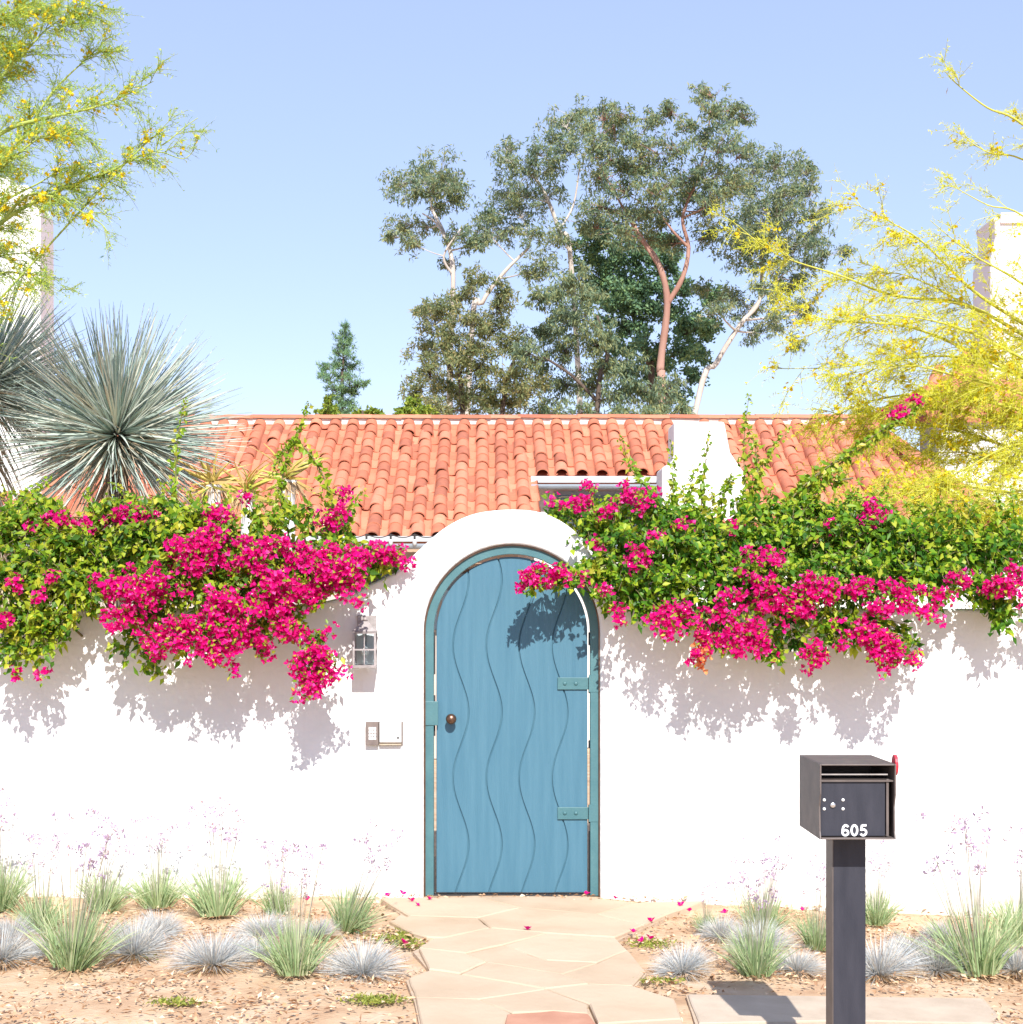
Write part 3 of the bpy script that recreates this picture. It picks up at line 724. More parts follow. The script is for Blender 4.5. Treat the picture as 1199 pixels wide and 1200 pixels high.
# hip tiles
hp0 = Vector((xe0, HR, ZR+.01)); hp1 = Vector((xe1, HE, ZE+.03)); hd = (hp1-hp0); hl = hd.length; hd.normalize()
q_ = (-hd).to_track_quat('Y', 'Z')
for k in range(int(hl/.36)):
    o = bpy.data.objects.new('hip_tile', rm); col.objects.link(o); o.parent = house
    o.matrix_local = Matrix.Translation(hp0+hd*(k*.36)-Vector(house.location)) @ q_.to_matrix().to_4x4() @ Matrix.Rotation(random.gauss(0, .03), 4, 'Z')
# end wall closing the hip side
we = MB().add([(xe0, HR, ZR-.13), (xe1, HE, ZE-.13), (xe1, HE+.3, 0), (xe0, HR+3, 0)], [(0,1,2,3)])
# walls
HW = HE+.45
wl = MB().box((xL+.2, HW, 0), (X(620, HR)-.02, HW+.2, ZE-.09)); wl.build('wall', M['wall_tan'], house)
HW2 = slope(.53)[0]+.35
MB().box((X(620, HR)-.019, HW2, 0), (X(774, HR), HW2+.2, slope(.53)[1]-.10)).build('wall', M['stucco_house'], house)
MB().box((X(774, HR)+.001, HW, 0), (xe1-.3, HW+.2, ZE-.09)).build('wall', M['stucco_house'], house)
MB().box((xL+.2, HW+.201, 0), (xL+.4, HR+3.8, ZE+.1)).build('wall', M['stucco_house'], house)
# eave: fascia, gutter, beam
MB().box((xL, HE-.05, ZE-.10), (X(617, HE), HE-.01, ZE-.035)).build('fascia', M['white_plastic'], house)
gut = MB(); gy, gzz = HE-.115, ZE-.13
n = 8; prof = [(-.06*math.cos(PI*i/n), -.06*math.sin(PI*i/n)) for i in range(n+1)]
def gutter(xa, xb, gy, gzz):
    gb = MB(); vs = []
    for x in (xa, xb):
        for (a, b) in prof: vs.append((x, gy+a, gzz+b))
        for (a, b) in prof: vs.append((x, gy+a*.92, gzz+b*.92))
    m1 = n+1; fs = []
    for i in range(n):
        fs += [(i, i+1, 2*m1+i+1, 2*m1+i), (m1+i+1, m1+i, 3*m1+i, 3*m1+i+1)]
    fs += [(0, 2*m1, 3*m1, m1), (n, m1+n, 3*m1+n, 2*m1+n)]
    gb.add(vs, fs); return gb.build('gutter', M['gutter'], house)
gutter(xL, X(617, HE), gy, gzz)
MB().box((xL+.1, HE+.05, ZE-.36), (X(617, HE)-.1, HE+.22, ZE-.12)).build('beam', M['wood_beam'], house)
dw = MB().box((X(400, HW), HW-.03, ZE-1.2), (X(560, HW), HW-.002, ZE-.42)).build('window', M['dark_wood'], house)
for k in range(4):
    xa = X(404+k*38, HW); MB().box((xa, HW-.036, ZE-1.15), (xa+.34, HW-.031, ZE-.47)).build('pane', M['glass_dark'], dw)
# upper short eave
y5, z5 = slope(.53)
MB().box((X(622, y5), y5-.06, z5-.115), (X(776, y5), y5-.02, z5-.03)).build('fascia', M['white_plastic'], house)
gutter(X(622, y5), X(776, y5), y5-.125, z5-.145)
wn = MB().box((X(650, HW2), HW2-.03, z5-.95), (X(760, HW2), HW2-.002, z5-.2)).build('window', M['gutter'], house)
for k in range(3):
    xa = X(653+k*36, HW2); MB().box((xa, HW2-.036, z5-.9), (xa+.37, HW2-.031, z5-.25)).build('pane', M['glass_dark'], wn)
# chimney in front of the ridge
cy0, cy1 = 19.3, 19.95
cp = [(776,1000),(776,548),(788,541),(790,530),(790,494),(849,494),(856,530),(864,542),(874,556),(876,600),(880,1000)]
cpz = [(X(a, cy0), max(Z(b, cy0), 0)) for a, b in cp]
MB().prism(cpz, cy0, cy1).build('chimney', M['stucco_house'], house, bevel=.03, segs=3)

# string lights on the gutter
sl_y = HE-.19
lights = thing('string_lights', 'string of small bulbs hung along the gutter of the tiled eave', 'string lights', tuple(P(460, 630, sl_y)))
wire = []; bx = [372,400.5,429.5,458,486,514,542]
for a, b in zip(bx[:-1], bx[1:]):
    for j in range(6):
        t = j/6; wire.append(P(a+(b-a)*t, 626+4*math.sin(PI*t), sl_y))
wire.append(P(bx[-1], 626, sl_y))
MB().tube(wire, .006, 5).build('wire', M['dark_gap'], lights)
for a in bx:
    bo = MB().tube([P(a, 626, sl_y), P(a, 632, sl_y)], .012, 8).build('socket', M['dark_gap'], lights)
    MB().lathe([(.012, 0), (.022, -.02), (.026, -.045), (.018, -.07), (.003, -.08)], P(a, 632, sl_y), 10).build('bulb', M['white_plastic'], bo, smooth=True)

# ---- tall white chimneys / right-hand building
rh = thing('white_building', 'white building with a tall chimney behind the yellow tree at right', 'building', tuple((X(1200, 23), 23, 0)))
cb = 22.6
cc = [(1161,900),(1161,306),(1167,278),(1166,262),(1164,254),(1320,254),(1320,900)]
MB().prism([(X(a, cb), max(Z(b, cb), 0)) for a, b in cc], cb, cb+.85).build('chimney', M['stucco_house'], rh, bevel=.03)
MB().box((X(1172, cb), cb-.04, Z(262, cb)), (X(1215, cb), cb+.89, Z(250, cb))).build('chimney_cap', M['stucco_house'], rh)
MB().box((X(1100, 21.6), 21.6, 0), (X(1500, 21.6), 22.55, Z(490, 21.6))).build('wall', M['stucco_house'], rh, bevel=.02)
# tiled lean roof rising to the right
rr = MB(); a0, a1, a2, a3 = P(1006, 492, 23.2), P(1160, 412, 23.5), P(1500, 412, 23.5), P(1500, 488, 21.5)
a4 = P(1098, 488, 21.5)
V5 = [a0, a1, a2, a3, a4]
rr.add([tuple(v) for v in V5]+[tuple(v-Vector((0,0,.08))) for v in V5], [(0,1,2,3,4),(9,8,7,6,5)]+[(i, (i+1) % 5, (i+1) % 5+5, i+5) for i in range(5)])
rr.build('roof', M['tile'], rh)
# individual tiles on it
e1 = (a4-a3); 
rtile = []
for i in range(14):
    for j in range(7):
        px = 1080+i*26; t = (j+.5)/7
        pa = P(px+28, 414, 23.5); pb_ = P(px, 486, 21.6)
        if px < 1100 and t < .35: continue
        rtile.append((pa.lerp(pb_, t), (pb_-pa).normalized()))
capm = np.array(capV)
for c_, dvec in rtile:
    o = bpy.data.objects.new('roof_tile', cm); col.objects.link(o); o.parent = rh
    q2 = (-dvec).to_track_quat('Y', 'Z'); o.matrix_local = Matrix.Translation(c_-Vector(rh.location)-dvec*.2+Vector((0,0,.0))) @ q2.to_matrix().to_4x4()
MB().box((X(1080, 20.4), 20.4, 0), (X(1600, 20.4), 20.6, Z(600, 20.4))).build('low_wall', M['stucco_house'], rh, bevel=.02)
lh = thing('white_tower', 'tall white stucco chimney tower at the left edge', 'tower', tuple((X(-20, 20), 20, 0)))
ccl = [(-110,900),(-110,216),(32,216),(47,246),(49,900)]
MB().prism([(X(a, 20), max(Z(b, 20), 0)) for a, b in ccl], 20, 20.65).build('tower_body', M['stucco_house'], lh, bevel=.03)
MB().box((X(-60, 20), 20.06, Z(216, 20)), (X(10, 20), 20.6, Z(205, 20))).build('tower_cap', M['stucco_house'], lh, bevel=.02)

# ================================================================== TREES (clump based)
Z3 = 2.1035
def zc(l): return [(430+a/Z3, 80+b/Z3, r/Z3) for a, b, r in l]
def zp(l): return [(430+a/Z3, 80+b/Z3) for a, b in l]
def branch_tree(root, Y0, trunks, clumps, leafmat, barkmat, r_base, per=260, LL=(.09, .17), LW=(.028, .045), spread=1.3, hang=.8, twr=.014, squash=.8, dens=1.0):
    """trunks: list of (pixel path, r0 px, r1 px); clumps: (px,py,r)"""
    tb = MB(); nodes = []; s = Y0/F
    for path_, ra, rb_ in trunks:
        pp = spline([(a, b, Y0+dy) for a, b, dy in path_], 5)
        p3 = [P(a, b, y) for a, b, y in pp]; L = len(p3)
        rad = [(ra+(rb_-ra)*i/(L-1))*s*(1+.06*math.sin(i*2.1)) for i in range(L)]
        tb.tube(p3, rad, 9)
        nodes += [(p, r) for p, r in zip(p3, rad)]
    cl = []
    for (a, b, r) in clumps:
        Y = Y0+random.uniform(-spread, spread); cl.append((P(a, b, Y), r*Y/F))
    N = np.array([tuple(p) for p, r in nodes]); NR_ = [r for p, r in nodes]
    todo = list(cl); LP = []; LD = []
    todo.sort(key=lambda c: np.min(np.linalg.norm(N-np.array(c[0]), axis=1)))
    for c, r in todo:
        cn = np.array(c); dd = np.linalg.norm(N-cn, axis=1) + np.maximum(N[:, 2]-cn[2]+.1, 0)*1.5
        i = int(np.argmin(dd)); p0 = Vector(N[i]); r0 = min(NR_[i]*.6, .012+.028*dd[i])
        mid = (p0+c)/2 + Vector((random.uniform(-.1, .1), random.uniform(-.1, .1), -.05*dd[i]))*1.0
        pth = [p0.lerp(mid, t).lerp(mid.lerp(c, t), t) for t in (0, .25, .5, .75, 1)]
        rad = [max(r0*(1-.75*t), twr*.35) for t in (0, .25, .5, .75, 1)]
        tb.tube(pth, rad, 5, False)
        N = np.concatenate([N, np.array([tuple(p) for p in pth[1:]])]); NR_ += rad[1:]
        # sub twigs and leaf tufts inside the clump
        k = max(6, int(22*dens)); 
        off = rng.normal(size=(k, 3)); off = norm(off)*rng.uniform(.15, 1.3, (k, 1))*r*1.15; off[:, 2] *= squash; off[:, 1] *= 1.15
        tips = cn+off
        P0 = np.repeat(np.array([tuple(pth[3])]), k, 0); Pm = (P0+tips)/2+[0, 0, .08*r]
        V, Fq = np_tubes(P0, Pm, tips, .008, .004, 2)
        LD.append((V, Fq))
        m_ = int(per*2.3*dens*(r/.5)**1.5/k)+6
        for tp in tips:
            o = rng.normal(size=(m_, 3))*np.array([1, 1, .7])*r*.17
            LP.append(tp+o)
    LP = np.concatenate(LP); n = len(LP)
    d = rng.normal(size=(n, 3)); d[:, 2] -= hang
    nr = rng.normal(size=(n, 3))*.8+np.array([0, -.3, .6])
    V, Fc = leaf_arrays(LP, d, nr, rng.uniform(*LL, n), rng.uniform(*LW, n), .15, .4)
    tb.build('trunk', barkmat, root, smooth=True)
    V2, F2 = merge(LD); np_mesh('twigs', V2, F2, barkmat, root, 'stuff')
    np_mesh('crown', V, Fc, leafmat, root, 'stuff')
def tree(name, label, cat, Y0, base_px, trunks, clumps, leafmat, bark, group='trees behind the house', **k):
    t = thing(name, label, cat, (X(base_px, Y0), Y0, 0), group)
    branch_tree(t, Y0, trunks, clumps, leafmat, bark, 0, **k); return t
# A: left slender eucalyptus
tree('eucalyptus_tree', 'slim eucalyptus with a small high crown, leftmost of the tall trees', 'tree', 41, 528,
  [([(526,900,0),(527,480,0),(528,400,0),(531,320,0),(523,280,.1),(506,245,.2)], 4.5, 1.8), ([(531,322,0),(520,300,-.2),(540,268,-.3)], 1.8, .8), ([(524,285,0),(512,262,0),(495,250,-.2)], 1.6, .8)],
  zc([(85,285,42),(140,260,45),(185,255,48),(220,290,42),(120,300,38),(165,300,40),(90,385,36),(60,412,22),(115,430,30),(150,390,26),(230,410,36),(262,430,30),(285,420,20),(200,480,18),(215,320,30),(175,340,24)]), M['euc'], M['bark_pale'], dens=1.1)
# B: leaning pale eucalyptus
tree('eucalyptus_tree', 'pale eucalyptus leaning right with blue-green crown above the roof middle', 'tree', 43, 545,
  [([(530,900,0),(552,400,0),(565,355,0),(590,320,0),(620,290,0)], 4, 1.6), ([(700,900,.5),(672,340,.3),(655,270,.3),(640,230,.2),(625,205,.1)], 3.5, 1.6), ([(655,270,0),(672,240,0),(680,190,0)], 1.6, .8)],
  zc([(350,230,40),(395,255,42),(340,305,45),(310,360,48),(370,350,45),(290,395,36),(430,200,40),(465,170,42),(520,115,45),(485,135,32),(445,320,45),(410,400,38),(400,500,36),(440,480,38),(480,420,45),(540,150,36),(500,200,34),(450,250,38),(355,195,26),(385,310,40),(335,405,36)]), M['euc'], M['bark_pale'])
# C: main red trunk
tree('eucalyptus_tree', 'tallest eucalyptus with a forked reddish trunk and broad crown', 'tree', 40, 777,
  [([(777,900,0),(776,480,0),(774,430,0),(782,355,0),(772,310,0),(752,280,.1),(735,250,.2)], 5.6, 2.2), ([(782,356,0),(800,325,0),(807,290,0),(800,255,-.2),(815,215,-.2)], 3.4, 1.3), ([(807,290,0),(788,270,-.2),(770,245,-.3)], 1.8, .8), ([(772,312,0),(745,270,-.2),(720,225,-.2),(700,190,-.3)], 2, .8), ([(812,225,0),(826,180,0),(833,130,0)], 1.4, .6)],
  zc([(600,150,50),(610,220,50),(565,270,45),(640,300,52),(700,130,36),(738,100,34),(700,210,55),(755,200,46),(650,370,50),(720,300,52),(730,370,48),(770,285,48),(820,255,48),(830,350,46),(580,340,46),(540,390,46),(620,400,46),(680,420,46),(565,195,40),(838,58,30),(850,105,46),(900,105,38),(925,120,26),(830,165,38),(880,195,48),(925,205,36),(860,270,50),(900,290,50),(790,140,26),(660,170,40),(590,105,32),(630,120,34),(660,240,48),(800,310,40),(700,350,40),(760,430,36),(860,330,42),(840,420,40)]), M['euc'], M['bark_red'], per=280)
# D: right pale leaning
tree('eucalyptus_tree', 'rightmost eucalyptus with a pale trunk leaning to the right', 'tree', 42, 800,
  [([(740,900,0),(815,482,0),(840,425,0),(868,380,0),(890,352,0),(893,300,0),(893,270,0)], 4, 1.5), ([(868,380,0),(900,340,.2),(930,310,.3)], 1.8, .7), ([(872,375,0),(905,372,-.2),(935,368,-.2)], 1.6, .7)],
  zc([(960,245,46),(1000,230,36),(1055,240,40),(1090,245,32),(1085,300,34),(980,330,52),(1040,370,44),(1100,360,30),(940,370,46),(900,400,46),(1090,430,36),(1130,455,26),(930,470,46),(965,430,40),(1000,480,40),(900,560,42),(860,590,40),(1050,580,44),(1015,630,40),(1085,600,20),(960,650,34),(950,590,36),(1030,300,36),(1000,410,40),(1050,440,36),(940,300,40),(1060,680,18),(1180,450,22),(1130,350,18),(820,540,22),(1100,480,34),(1060,520,36),(1100,400,34),(1030,540,36),(980,540,36),(960,400,40),(1060,300,36),(920,440,40),(1010,350,40)]), M['euc'], M['bark_pale'])
# E: dark oak
tree('oak_tree', 'dark evergreen oak filling the middle of the tree group', 'tree', 45, 764,
  [([(764,900,0),(764,470,0),(758,420,0),(735,350,0)], 5, 2), ([(762,465,0),(735,440,0),(700,400,0)], 3, 1.4)],
  zc([(620,470,50),(680,460,50),(640,530,55),(600,590,52),(690,600,50),(570,560,52),(640,640,52),(690,680,50),(620,700,50),(560,500,46),(740,480,44),(720,540,40),(760,600,40),(780,550,34),(560,440,46),(720,720,40),(590,420,42),(810,650,40),(780,700,40),(660,580,44),(820,700,34),(840,640,30),(790,640,36),(800,760,34),(760,810,34),(700,760,40),(680,540,44),(850,560,30),(730,430,36),(600,520,44)]), M['oak'], M['bark_dark'], per=420, LL=(.09, .14), LW=(.05, .08), hang=0)
# F: lower left bushy
tree('broad_tree', 'bushy brown-green tree at the lower left of the tree group', 'tree', 39, 545,
  [([(545,900,0),(542,480,0),(530,440,0),(515,400,0)], 4, 1.6), ([(560,900,0),(590,470,0),(620,430,0),(650,412,0)], 3.6, 1.4)],
  zc([(150,690,42),(165,620,36),(150,590,24),(230,560,30),(270,520,34),(330,590,40),(300,640,46),(350,680,46),(200,660,42),(220,720,52),(280,740,52),(180,780,50),(240,810,50),(340,760,52),(150,740,34),(300,820,50),(120,800,34),(400,790,46),(350,830,44),(170,840,44),(340,550,30),(250,620,36),(260,690,40),(190,590,30)]), M['euc_brown'], M['bark_dark'], per=400, hang=.3)
# G: lower middle
tree('broad_tree', 'grey-green willowy tree left of the reddish trunk, low over the ridge', 'tree', 38, 690,
  [([(690,900,0),(700,480,0),(712,420,0),(700,370,0)], 4, 1.6), ([(700,470,0),(670,440,0),(640,420,0)], 2.5, 1.2)],
  zc([(500,520,40),(520,610,46),(480,600,42),(440,650,44),(500,690,50),(560,680,46),(560,780,52),(630,800,50),(480,780,50),(420,720,46),(640,740,44),(680,790,46),(440,850,46),(530,850,46),(620,850,46),(740,790,34),(730,840,34),(590,730,40),(470,560,36),(540,560,40),(590,650,36),(385,700,36),(700,850,30),(780,840,26),(420,560,26)]), M['euc'], M['bark_dark'], per=380, hang=1.4)
# small conifer, bushes just over the ridge
tree('pine_tree', 'small lone conifer standing left of the tall trees', 'tree', 44, 402,
  [([(400,900,0),(401,480,0),(402,430,0),(405,380,0)], 2.6, .7)],
  [(405,382,5),(403,392,7),(399,400,8),(410,402,7),(396,413,9),(408,415,9),(402,425,10),(392,428,8),(412,430,8),(381,430,7),(377,438,6),(386,442,9),(398,440,10),(410,446,10),(420,452,7),(428,450,4),(392,455,10),(404,458,11),(416,460,7),(388,466,8),(400,470,11),(412,474,9),(394,480,9),(407,484,10)],
  M['pine'], M['bark_dark'], per=520, LL=(.08, .16), LW=(.016, .028), hang=-.6, spread=.4, dens=.7)
def bush(label, Y0, cl, mat, **k):
    t = thing('bush', label, 'bush', (X(cl[0][0], Y0), Y0, 0), 'bushes showing over the ridge')
    branch_tree(t, Y0, [([(cl[0][0], 900, 0), (cl[0][0], 520, 0), (cl[0][0], 490, 0)], 2, 1)], cl, mat, M['bark_dark'], 0, per=420, LL=(.06, .12), LW=(.04, .06), hang=0, spread=.5, **k)
bush('small bright green bush left of the lone conifer', 37, [(383,478,8),(390,484,7),(378,486,7),(384,468,5)], M['bush_y'])
bush('low feathery bush right of the lone conifer', 37, [(425,486,7),(436,484,6),(445,486,5),(416,488,6)], M['bush_y'])
bush('yellow-green bush at the left foot of the tree group', 37, [(474,480,8),(483,472,8),(492,482,9),(478,488,8),(500,486,8),(468,488,6)], M['bush_y'])

# ================================================================== PALO VERDE TREES
def palo(label, Y0, root_px, paths, leafmat, bark, dens=1.0, fl=1.0, pods=0, droop=.15, group=None, r0=.02, ls=1.0):
    bx_, by_ = root_px
    t = thing('palo_verde_tree', label, 'tree', (X(bx_, Y0), Y0, 0), group)
    tb = MB(); 
    crotch = P(bx_, by_, Y0)
    tb.tube([Vector((crotch.x+.1, Y0, -.05)), Vector((crotch.x-.05, Y0+.05, crotch.z*.4)), Vector((crotch.x+.04, Y0, crotch.z*.75)), crotch], [.11, .095, .085, .07], 10)
    B0, Bm, B1 = [], [], []; pts_all = []
    for pth, r, dm in paths:
        pp = spline([(bx_, by_, 0)]+[(a, b, dy) for a, b, dy in pth], 6)
        p3 = [P(a, b, Y0+dy) for a, b, dy in pp]; L = len(p3)
        rad = [r0*1.15*(1-i/(L-1))**1.3*r+.0025 for i in range(L)]
        tb.tube(p3, rad, 6)
        seglen = [0]
        for a, b in zip(p3, p3[1:]): seglen.append(seglen[-1]+(b-a).length)
        tot = seglen[-1]; k = int(tot/.085*dens*dm)
        for j in range(k):
            u = random.uniform(.22, 1)*tot; i = next(q for q in range(len(seglen)-1) if seglen[q+1] >= u or q == len(seglen)-2)
            f = (u-seglen[i])/max(seglen[i+1]-seglen[i], 1e-6); p = p3[i].lerp(p3[i+1], f); tg = (p3[i+1]-p3[i]).normalized()
            rv_ = Vector(rng.normal(size=3)); side = (rv_-tg*rv_.dot(tg)).normalized()
            d = (tg*random.uniform(.6, 1.2)+side*random.uniform(.4, .9)).normalized()
            ln = ls*random.uniform(.18, .55)*(1.15-.5*u/tot)
            e = p+d*ln+Vector((0, 0, -droop*ln)); m_ = p+d*ln*.5+Vector((0, 0, .05*ln))
            B0.append(p); Bm.append(m_); B1.append(e)
    B0, Bm, B1 = map(lambda q: np.array([tuple(v) for v in q]), (B0, Bm, B1))
    V1 = np_tubes(B0, Bm, B1, .0038, .0018, 3)
    # second order
    kk = 11; tt = rng.uniform(.1, 1, (len(B0), kk)); S = bez(B0, Bm, B1, tt).reshape(-1, 3)
    tg = norm(np.repeat(B1-B0, kk, 0)); d = norm(tg+norm(rng.normal(size=tg.shape))*.8); d[:, 2] -= .1
    ln = rng.uniform(.07, .20, (len(S), 1)); E = S+d*ln; E[:, 2] -= .1*ln[:, 0]; Mm = (S+E)/2+[0, 0, .01]
    V2 = np_tubes(S, Mm, E, .0022, .001, 2)
    # leaflets
    kk = 10; tt = rng.uniform(.1, 1, (len(S), kk)); Q = bez(S, Mm, E, tt).reshape(-1, 3)
    tg = norm(np.repeat(E-S, kk, 0)); n = len(Q); d = norm(tg*.6+norm(rng.normal(size=tg.shape)))
    Vl = leaf_arrays(Q, d, rng.normal(size=(n, 3)), rng.uniform(.016, .045, n), rng.uniform(.004, .008, n), .1)
    tb.build('trunk', bark, t, smooth=True)
    np_mesh('twigs', *merge([V1, V2]), bark, t, 'stuff')
    np_mesh('crown', *Vl, leafmat, t, 'stuff')
    # flowers: 5 petals, in loose clusters
    nc = int(len(B0)*.6*fl); idx = rng.integers(0, len(B0), nc); c = bez(B0[idx], Bm[idx], B1[idx], rng.uniform(.3, 1, (nc, 1)))[:, 0]
    k = 5; c = (c[:, None]+rng.normal(size=(nc, k, 3))*.022).reshape(-1, 3); n = len(c); ax = norm(rng.normal(size=(n, 3))+[0, -.5, .6])
    u = norm(np.cross(ax, rng.normal(size=(n, 3)))); v = np.cross(ax, u); parts = []
    for q in range(5):
        a = 2*PI*q/5; dd = u*math.cos(a)+v*math.sin(a)+ax*.35
        parts.append(leaf_arrays(c, dd, ax, .017, .014, .2, .6))
    np_mesh('flowers', *merge(parts), M['pv_flower'], t, 'stuff')
    if pods:
        idx = rng.integers(0, len(B0), pods); c = B1[idx]+rng.normal(size=(pods, 3))*.03; d = np.repeat(np.array([[0.05, 0, -1.]]), pods, 0)+rng.normal(size=(pods, 3))*.12
        np_mesh('seed_pods', *leaf_arrays(c, d, rng.normal(size=(pods, 3)), rng.uniform(.04, .08, pods), .008, .3, .5), M['pod'], t, 'stuff')
    return t
palo('green palo verde tree with yellow flowers at the upper left', 11.0, (-190, 560), [
  ([(-60,330,0),(0,262,0),(65,225,0),(130,200,.1),(165,182,.1),(195,178,.1)], 1, 1.1),
  ([(-60,300,.2),(0,240,.2),(50,212,.2),(80,190,.2)], .8, 1.2),
  ([(-60,220,-.1),(0,157,-.1),(60,137,-.1),(110,126,0),(150,110,0),(180,95,0)], 1, 1.2),
  ([(-60,170,.1),(0,92,.1),(30,60,.1),(60,30,.1),(105,4,.1)], .9, 1.5),
  ([(-30,210,.3),(20,170,.3),(60,110,.3),(100,70,.3),(125,48,.3)], .8, 1.2),
  ([(0,262,0),(60,230,-.1),(90,245,-.1),(118,262,-.1),(128,275,-.1)], .5, .6),
  ([(-60,350,.1),(0,320,.1),(40,326,.1),(70,342,.1)], .5, .8),
  ([(-60,330,.2),(0,300,.2),(50,298,.2)], .5, .8),
  ([(-60,120,0),(-10,40,0),(30,0,0),(70,-50,0)], .8, 1.8),
  ([(-90,160,.4),(-20,100,.4),(20,40,.4),(50,-10,.4)], .8, 1.8),
  ([(-50,250,-.3),(10,190,-.3),(50,160,-.3),(90,150,-.2)], .7, 1.2),
  ([(150,188,.1),(185,178,.1),(215,186,.1),(230,172,.1)], .25, .2),
  ([(150,188,.1),(190,170,.1),(215,150,.1),(232,138,.1)], .25, .2),
  ], M['pv_leaf'], M['bark_green'], 1.35, 1.5, ls=.68)
palo('yellow-flowered palo verde tree reaching in from the right edge', 11.6, (1370, 700), [
  ([(1280,480,0),(1199,441,0),(1138,412,0),(1065,383,0),(973,375,0),(930,362,0)], 1.1, 1.3),
  ([(1280,430,.2),(1199,379,.2),(1140,340,.2),(1083,285,.1),(1047,262,0),(1000,238,0)], .9, 1.1),
  ([(1280,400,-.2),(1199,333,-.2),(1138,297,-.2),(1090,258,-.2)], .7, .9),
  ([(1290,230,0),(1199,146,0),(1157,126,0),(1120,97,0),(1108,84,0)], .6, .35),
  ([(1290,240,.2),(1199,187,.2),(1157,178,.2),(1118,152,.2)], .5, .3),
  ([(1290,330,.1),(1199,253,.1),(1157,240,.1),(1110,214,.1)], .5, .4),
  ([(1280,470,.1),(1153,366,.1),(1047,346,.1),(988,324,0),(911,298,0),(862,262,0)], .8, .8),
  ([(1280,520,0),(1199,482,0),(1100,462,0),(1020,470,0),(965,496,0)], 1, 2.2),
  ([(1280,560,.3),(1199,530,.3),(1100,500,.3),(1020,505,.2),(985,540,.2)], .9, 2.0),
  ([(1280,600,-.1),(1199,580,-.1),(1120,570,-.1),(1060,580,-.1),(1000,600,0)], .9, 1.9),
  ([(1290,570,.1),(1199,545,.1),(1130,530,.2),(1050,535,.2)], .8, 1.9),
  ([(1280,500,.2),(1150,425,.2),(1060,420,.2),(990,430,.2),(905,432,.2)], .6, .6),
  ([(1280,500,-.3),(1199,462,-.3),(1120,440,-.3),(1060,428,-.3),(985,440,-.3)], .8, 1.7),
  ([(1290,640,.1),(1199,630,.1),(1130,630,.1),(1080,650,.1)], .7, 2.0),
  ([(1280,420,.3),(1199,400,.3),(1120,350,.3),(1050,320,.3),(985,330,.3)], .7, 1.0),
  ([(1280,470,-.1),(1199,420,-.1),(1110,380,-.1),(1020,370,-.1),(940,395,-.1)], .7, .9),
  ([(1280,540,.2),(1199,505,.2),(1110,480,.2),(1040,485,.2),(990,478,.2)], .9, 1.5),
  ([(1290,600,-1.2),(1199,575,-1.3),(1140,600,-1.3),(1095,640,-1.3)], .5, 1.3),
  ([(1290,640,-1.1),(1199,625,-1.2),(1150,640,-1.2),(1120,665,-1.2)], .5, 1.2),
  ([(1290,540,-.8),(1199,520,-.9),(1130,550,-.9),(1060,590,-.9)], .6, 1.5),
  ([(1290,600,.3),(1199,600,.3),(1120,600,.3),(1050,560,.3)], .7, 1.0),
  ], M['pv_leaf_y'], M['bark_yellow'], .95, 1.2, pods=420)

# ================================================================== YUCCAS
ylm_v, ylm_f = blades(np.zeros((1, 3)), np.array([[0, 0, 1.]]), np.array([[0.06, 0, 0]]), .80, .022, 4)
def leaf_template(name, L, W, bend, m, n=5, thick=.0025):
    """stiff pointed leaf along +Z, solid triangular cross-section"""
    V = []; Fs = []
    for i in range(n+1):
        t = i/n; wd = W*.5*min(1, .75+t)*(1-t)**.55 if i < n else .0006
        x = bend*t*t*L
        V += [(x, -wd, L*t), (x, wd, L*t), (x+thick+wd*.35, 0, L*t)]
    for i in range(n):
        b = 3*i
        for k in range(3):
            k2 = (k+1) % 3; Fs.append((b+k, b+k2, b+3+k2, b+3+k))
    me = MB().add(V, Fs).mesh(name); me.materials.append(m); return me
yl = [leaf_template('leaf', .86, .020, b, M['yucca']) for b in (.0, .07, .16)]
yd = [leaf_template('dry_leaf', .7, .016, b, M['yucca_dead']) for b in (-.15, .2)]
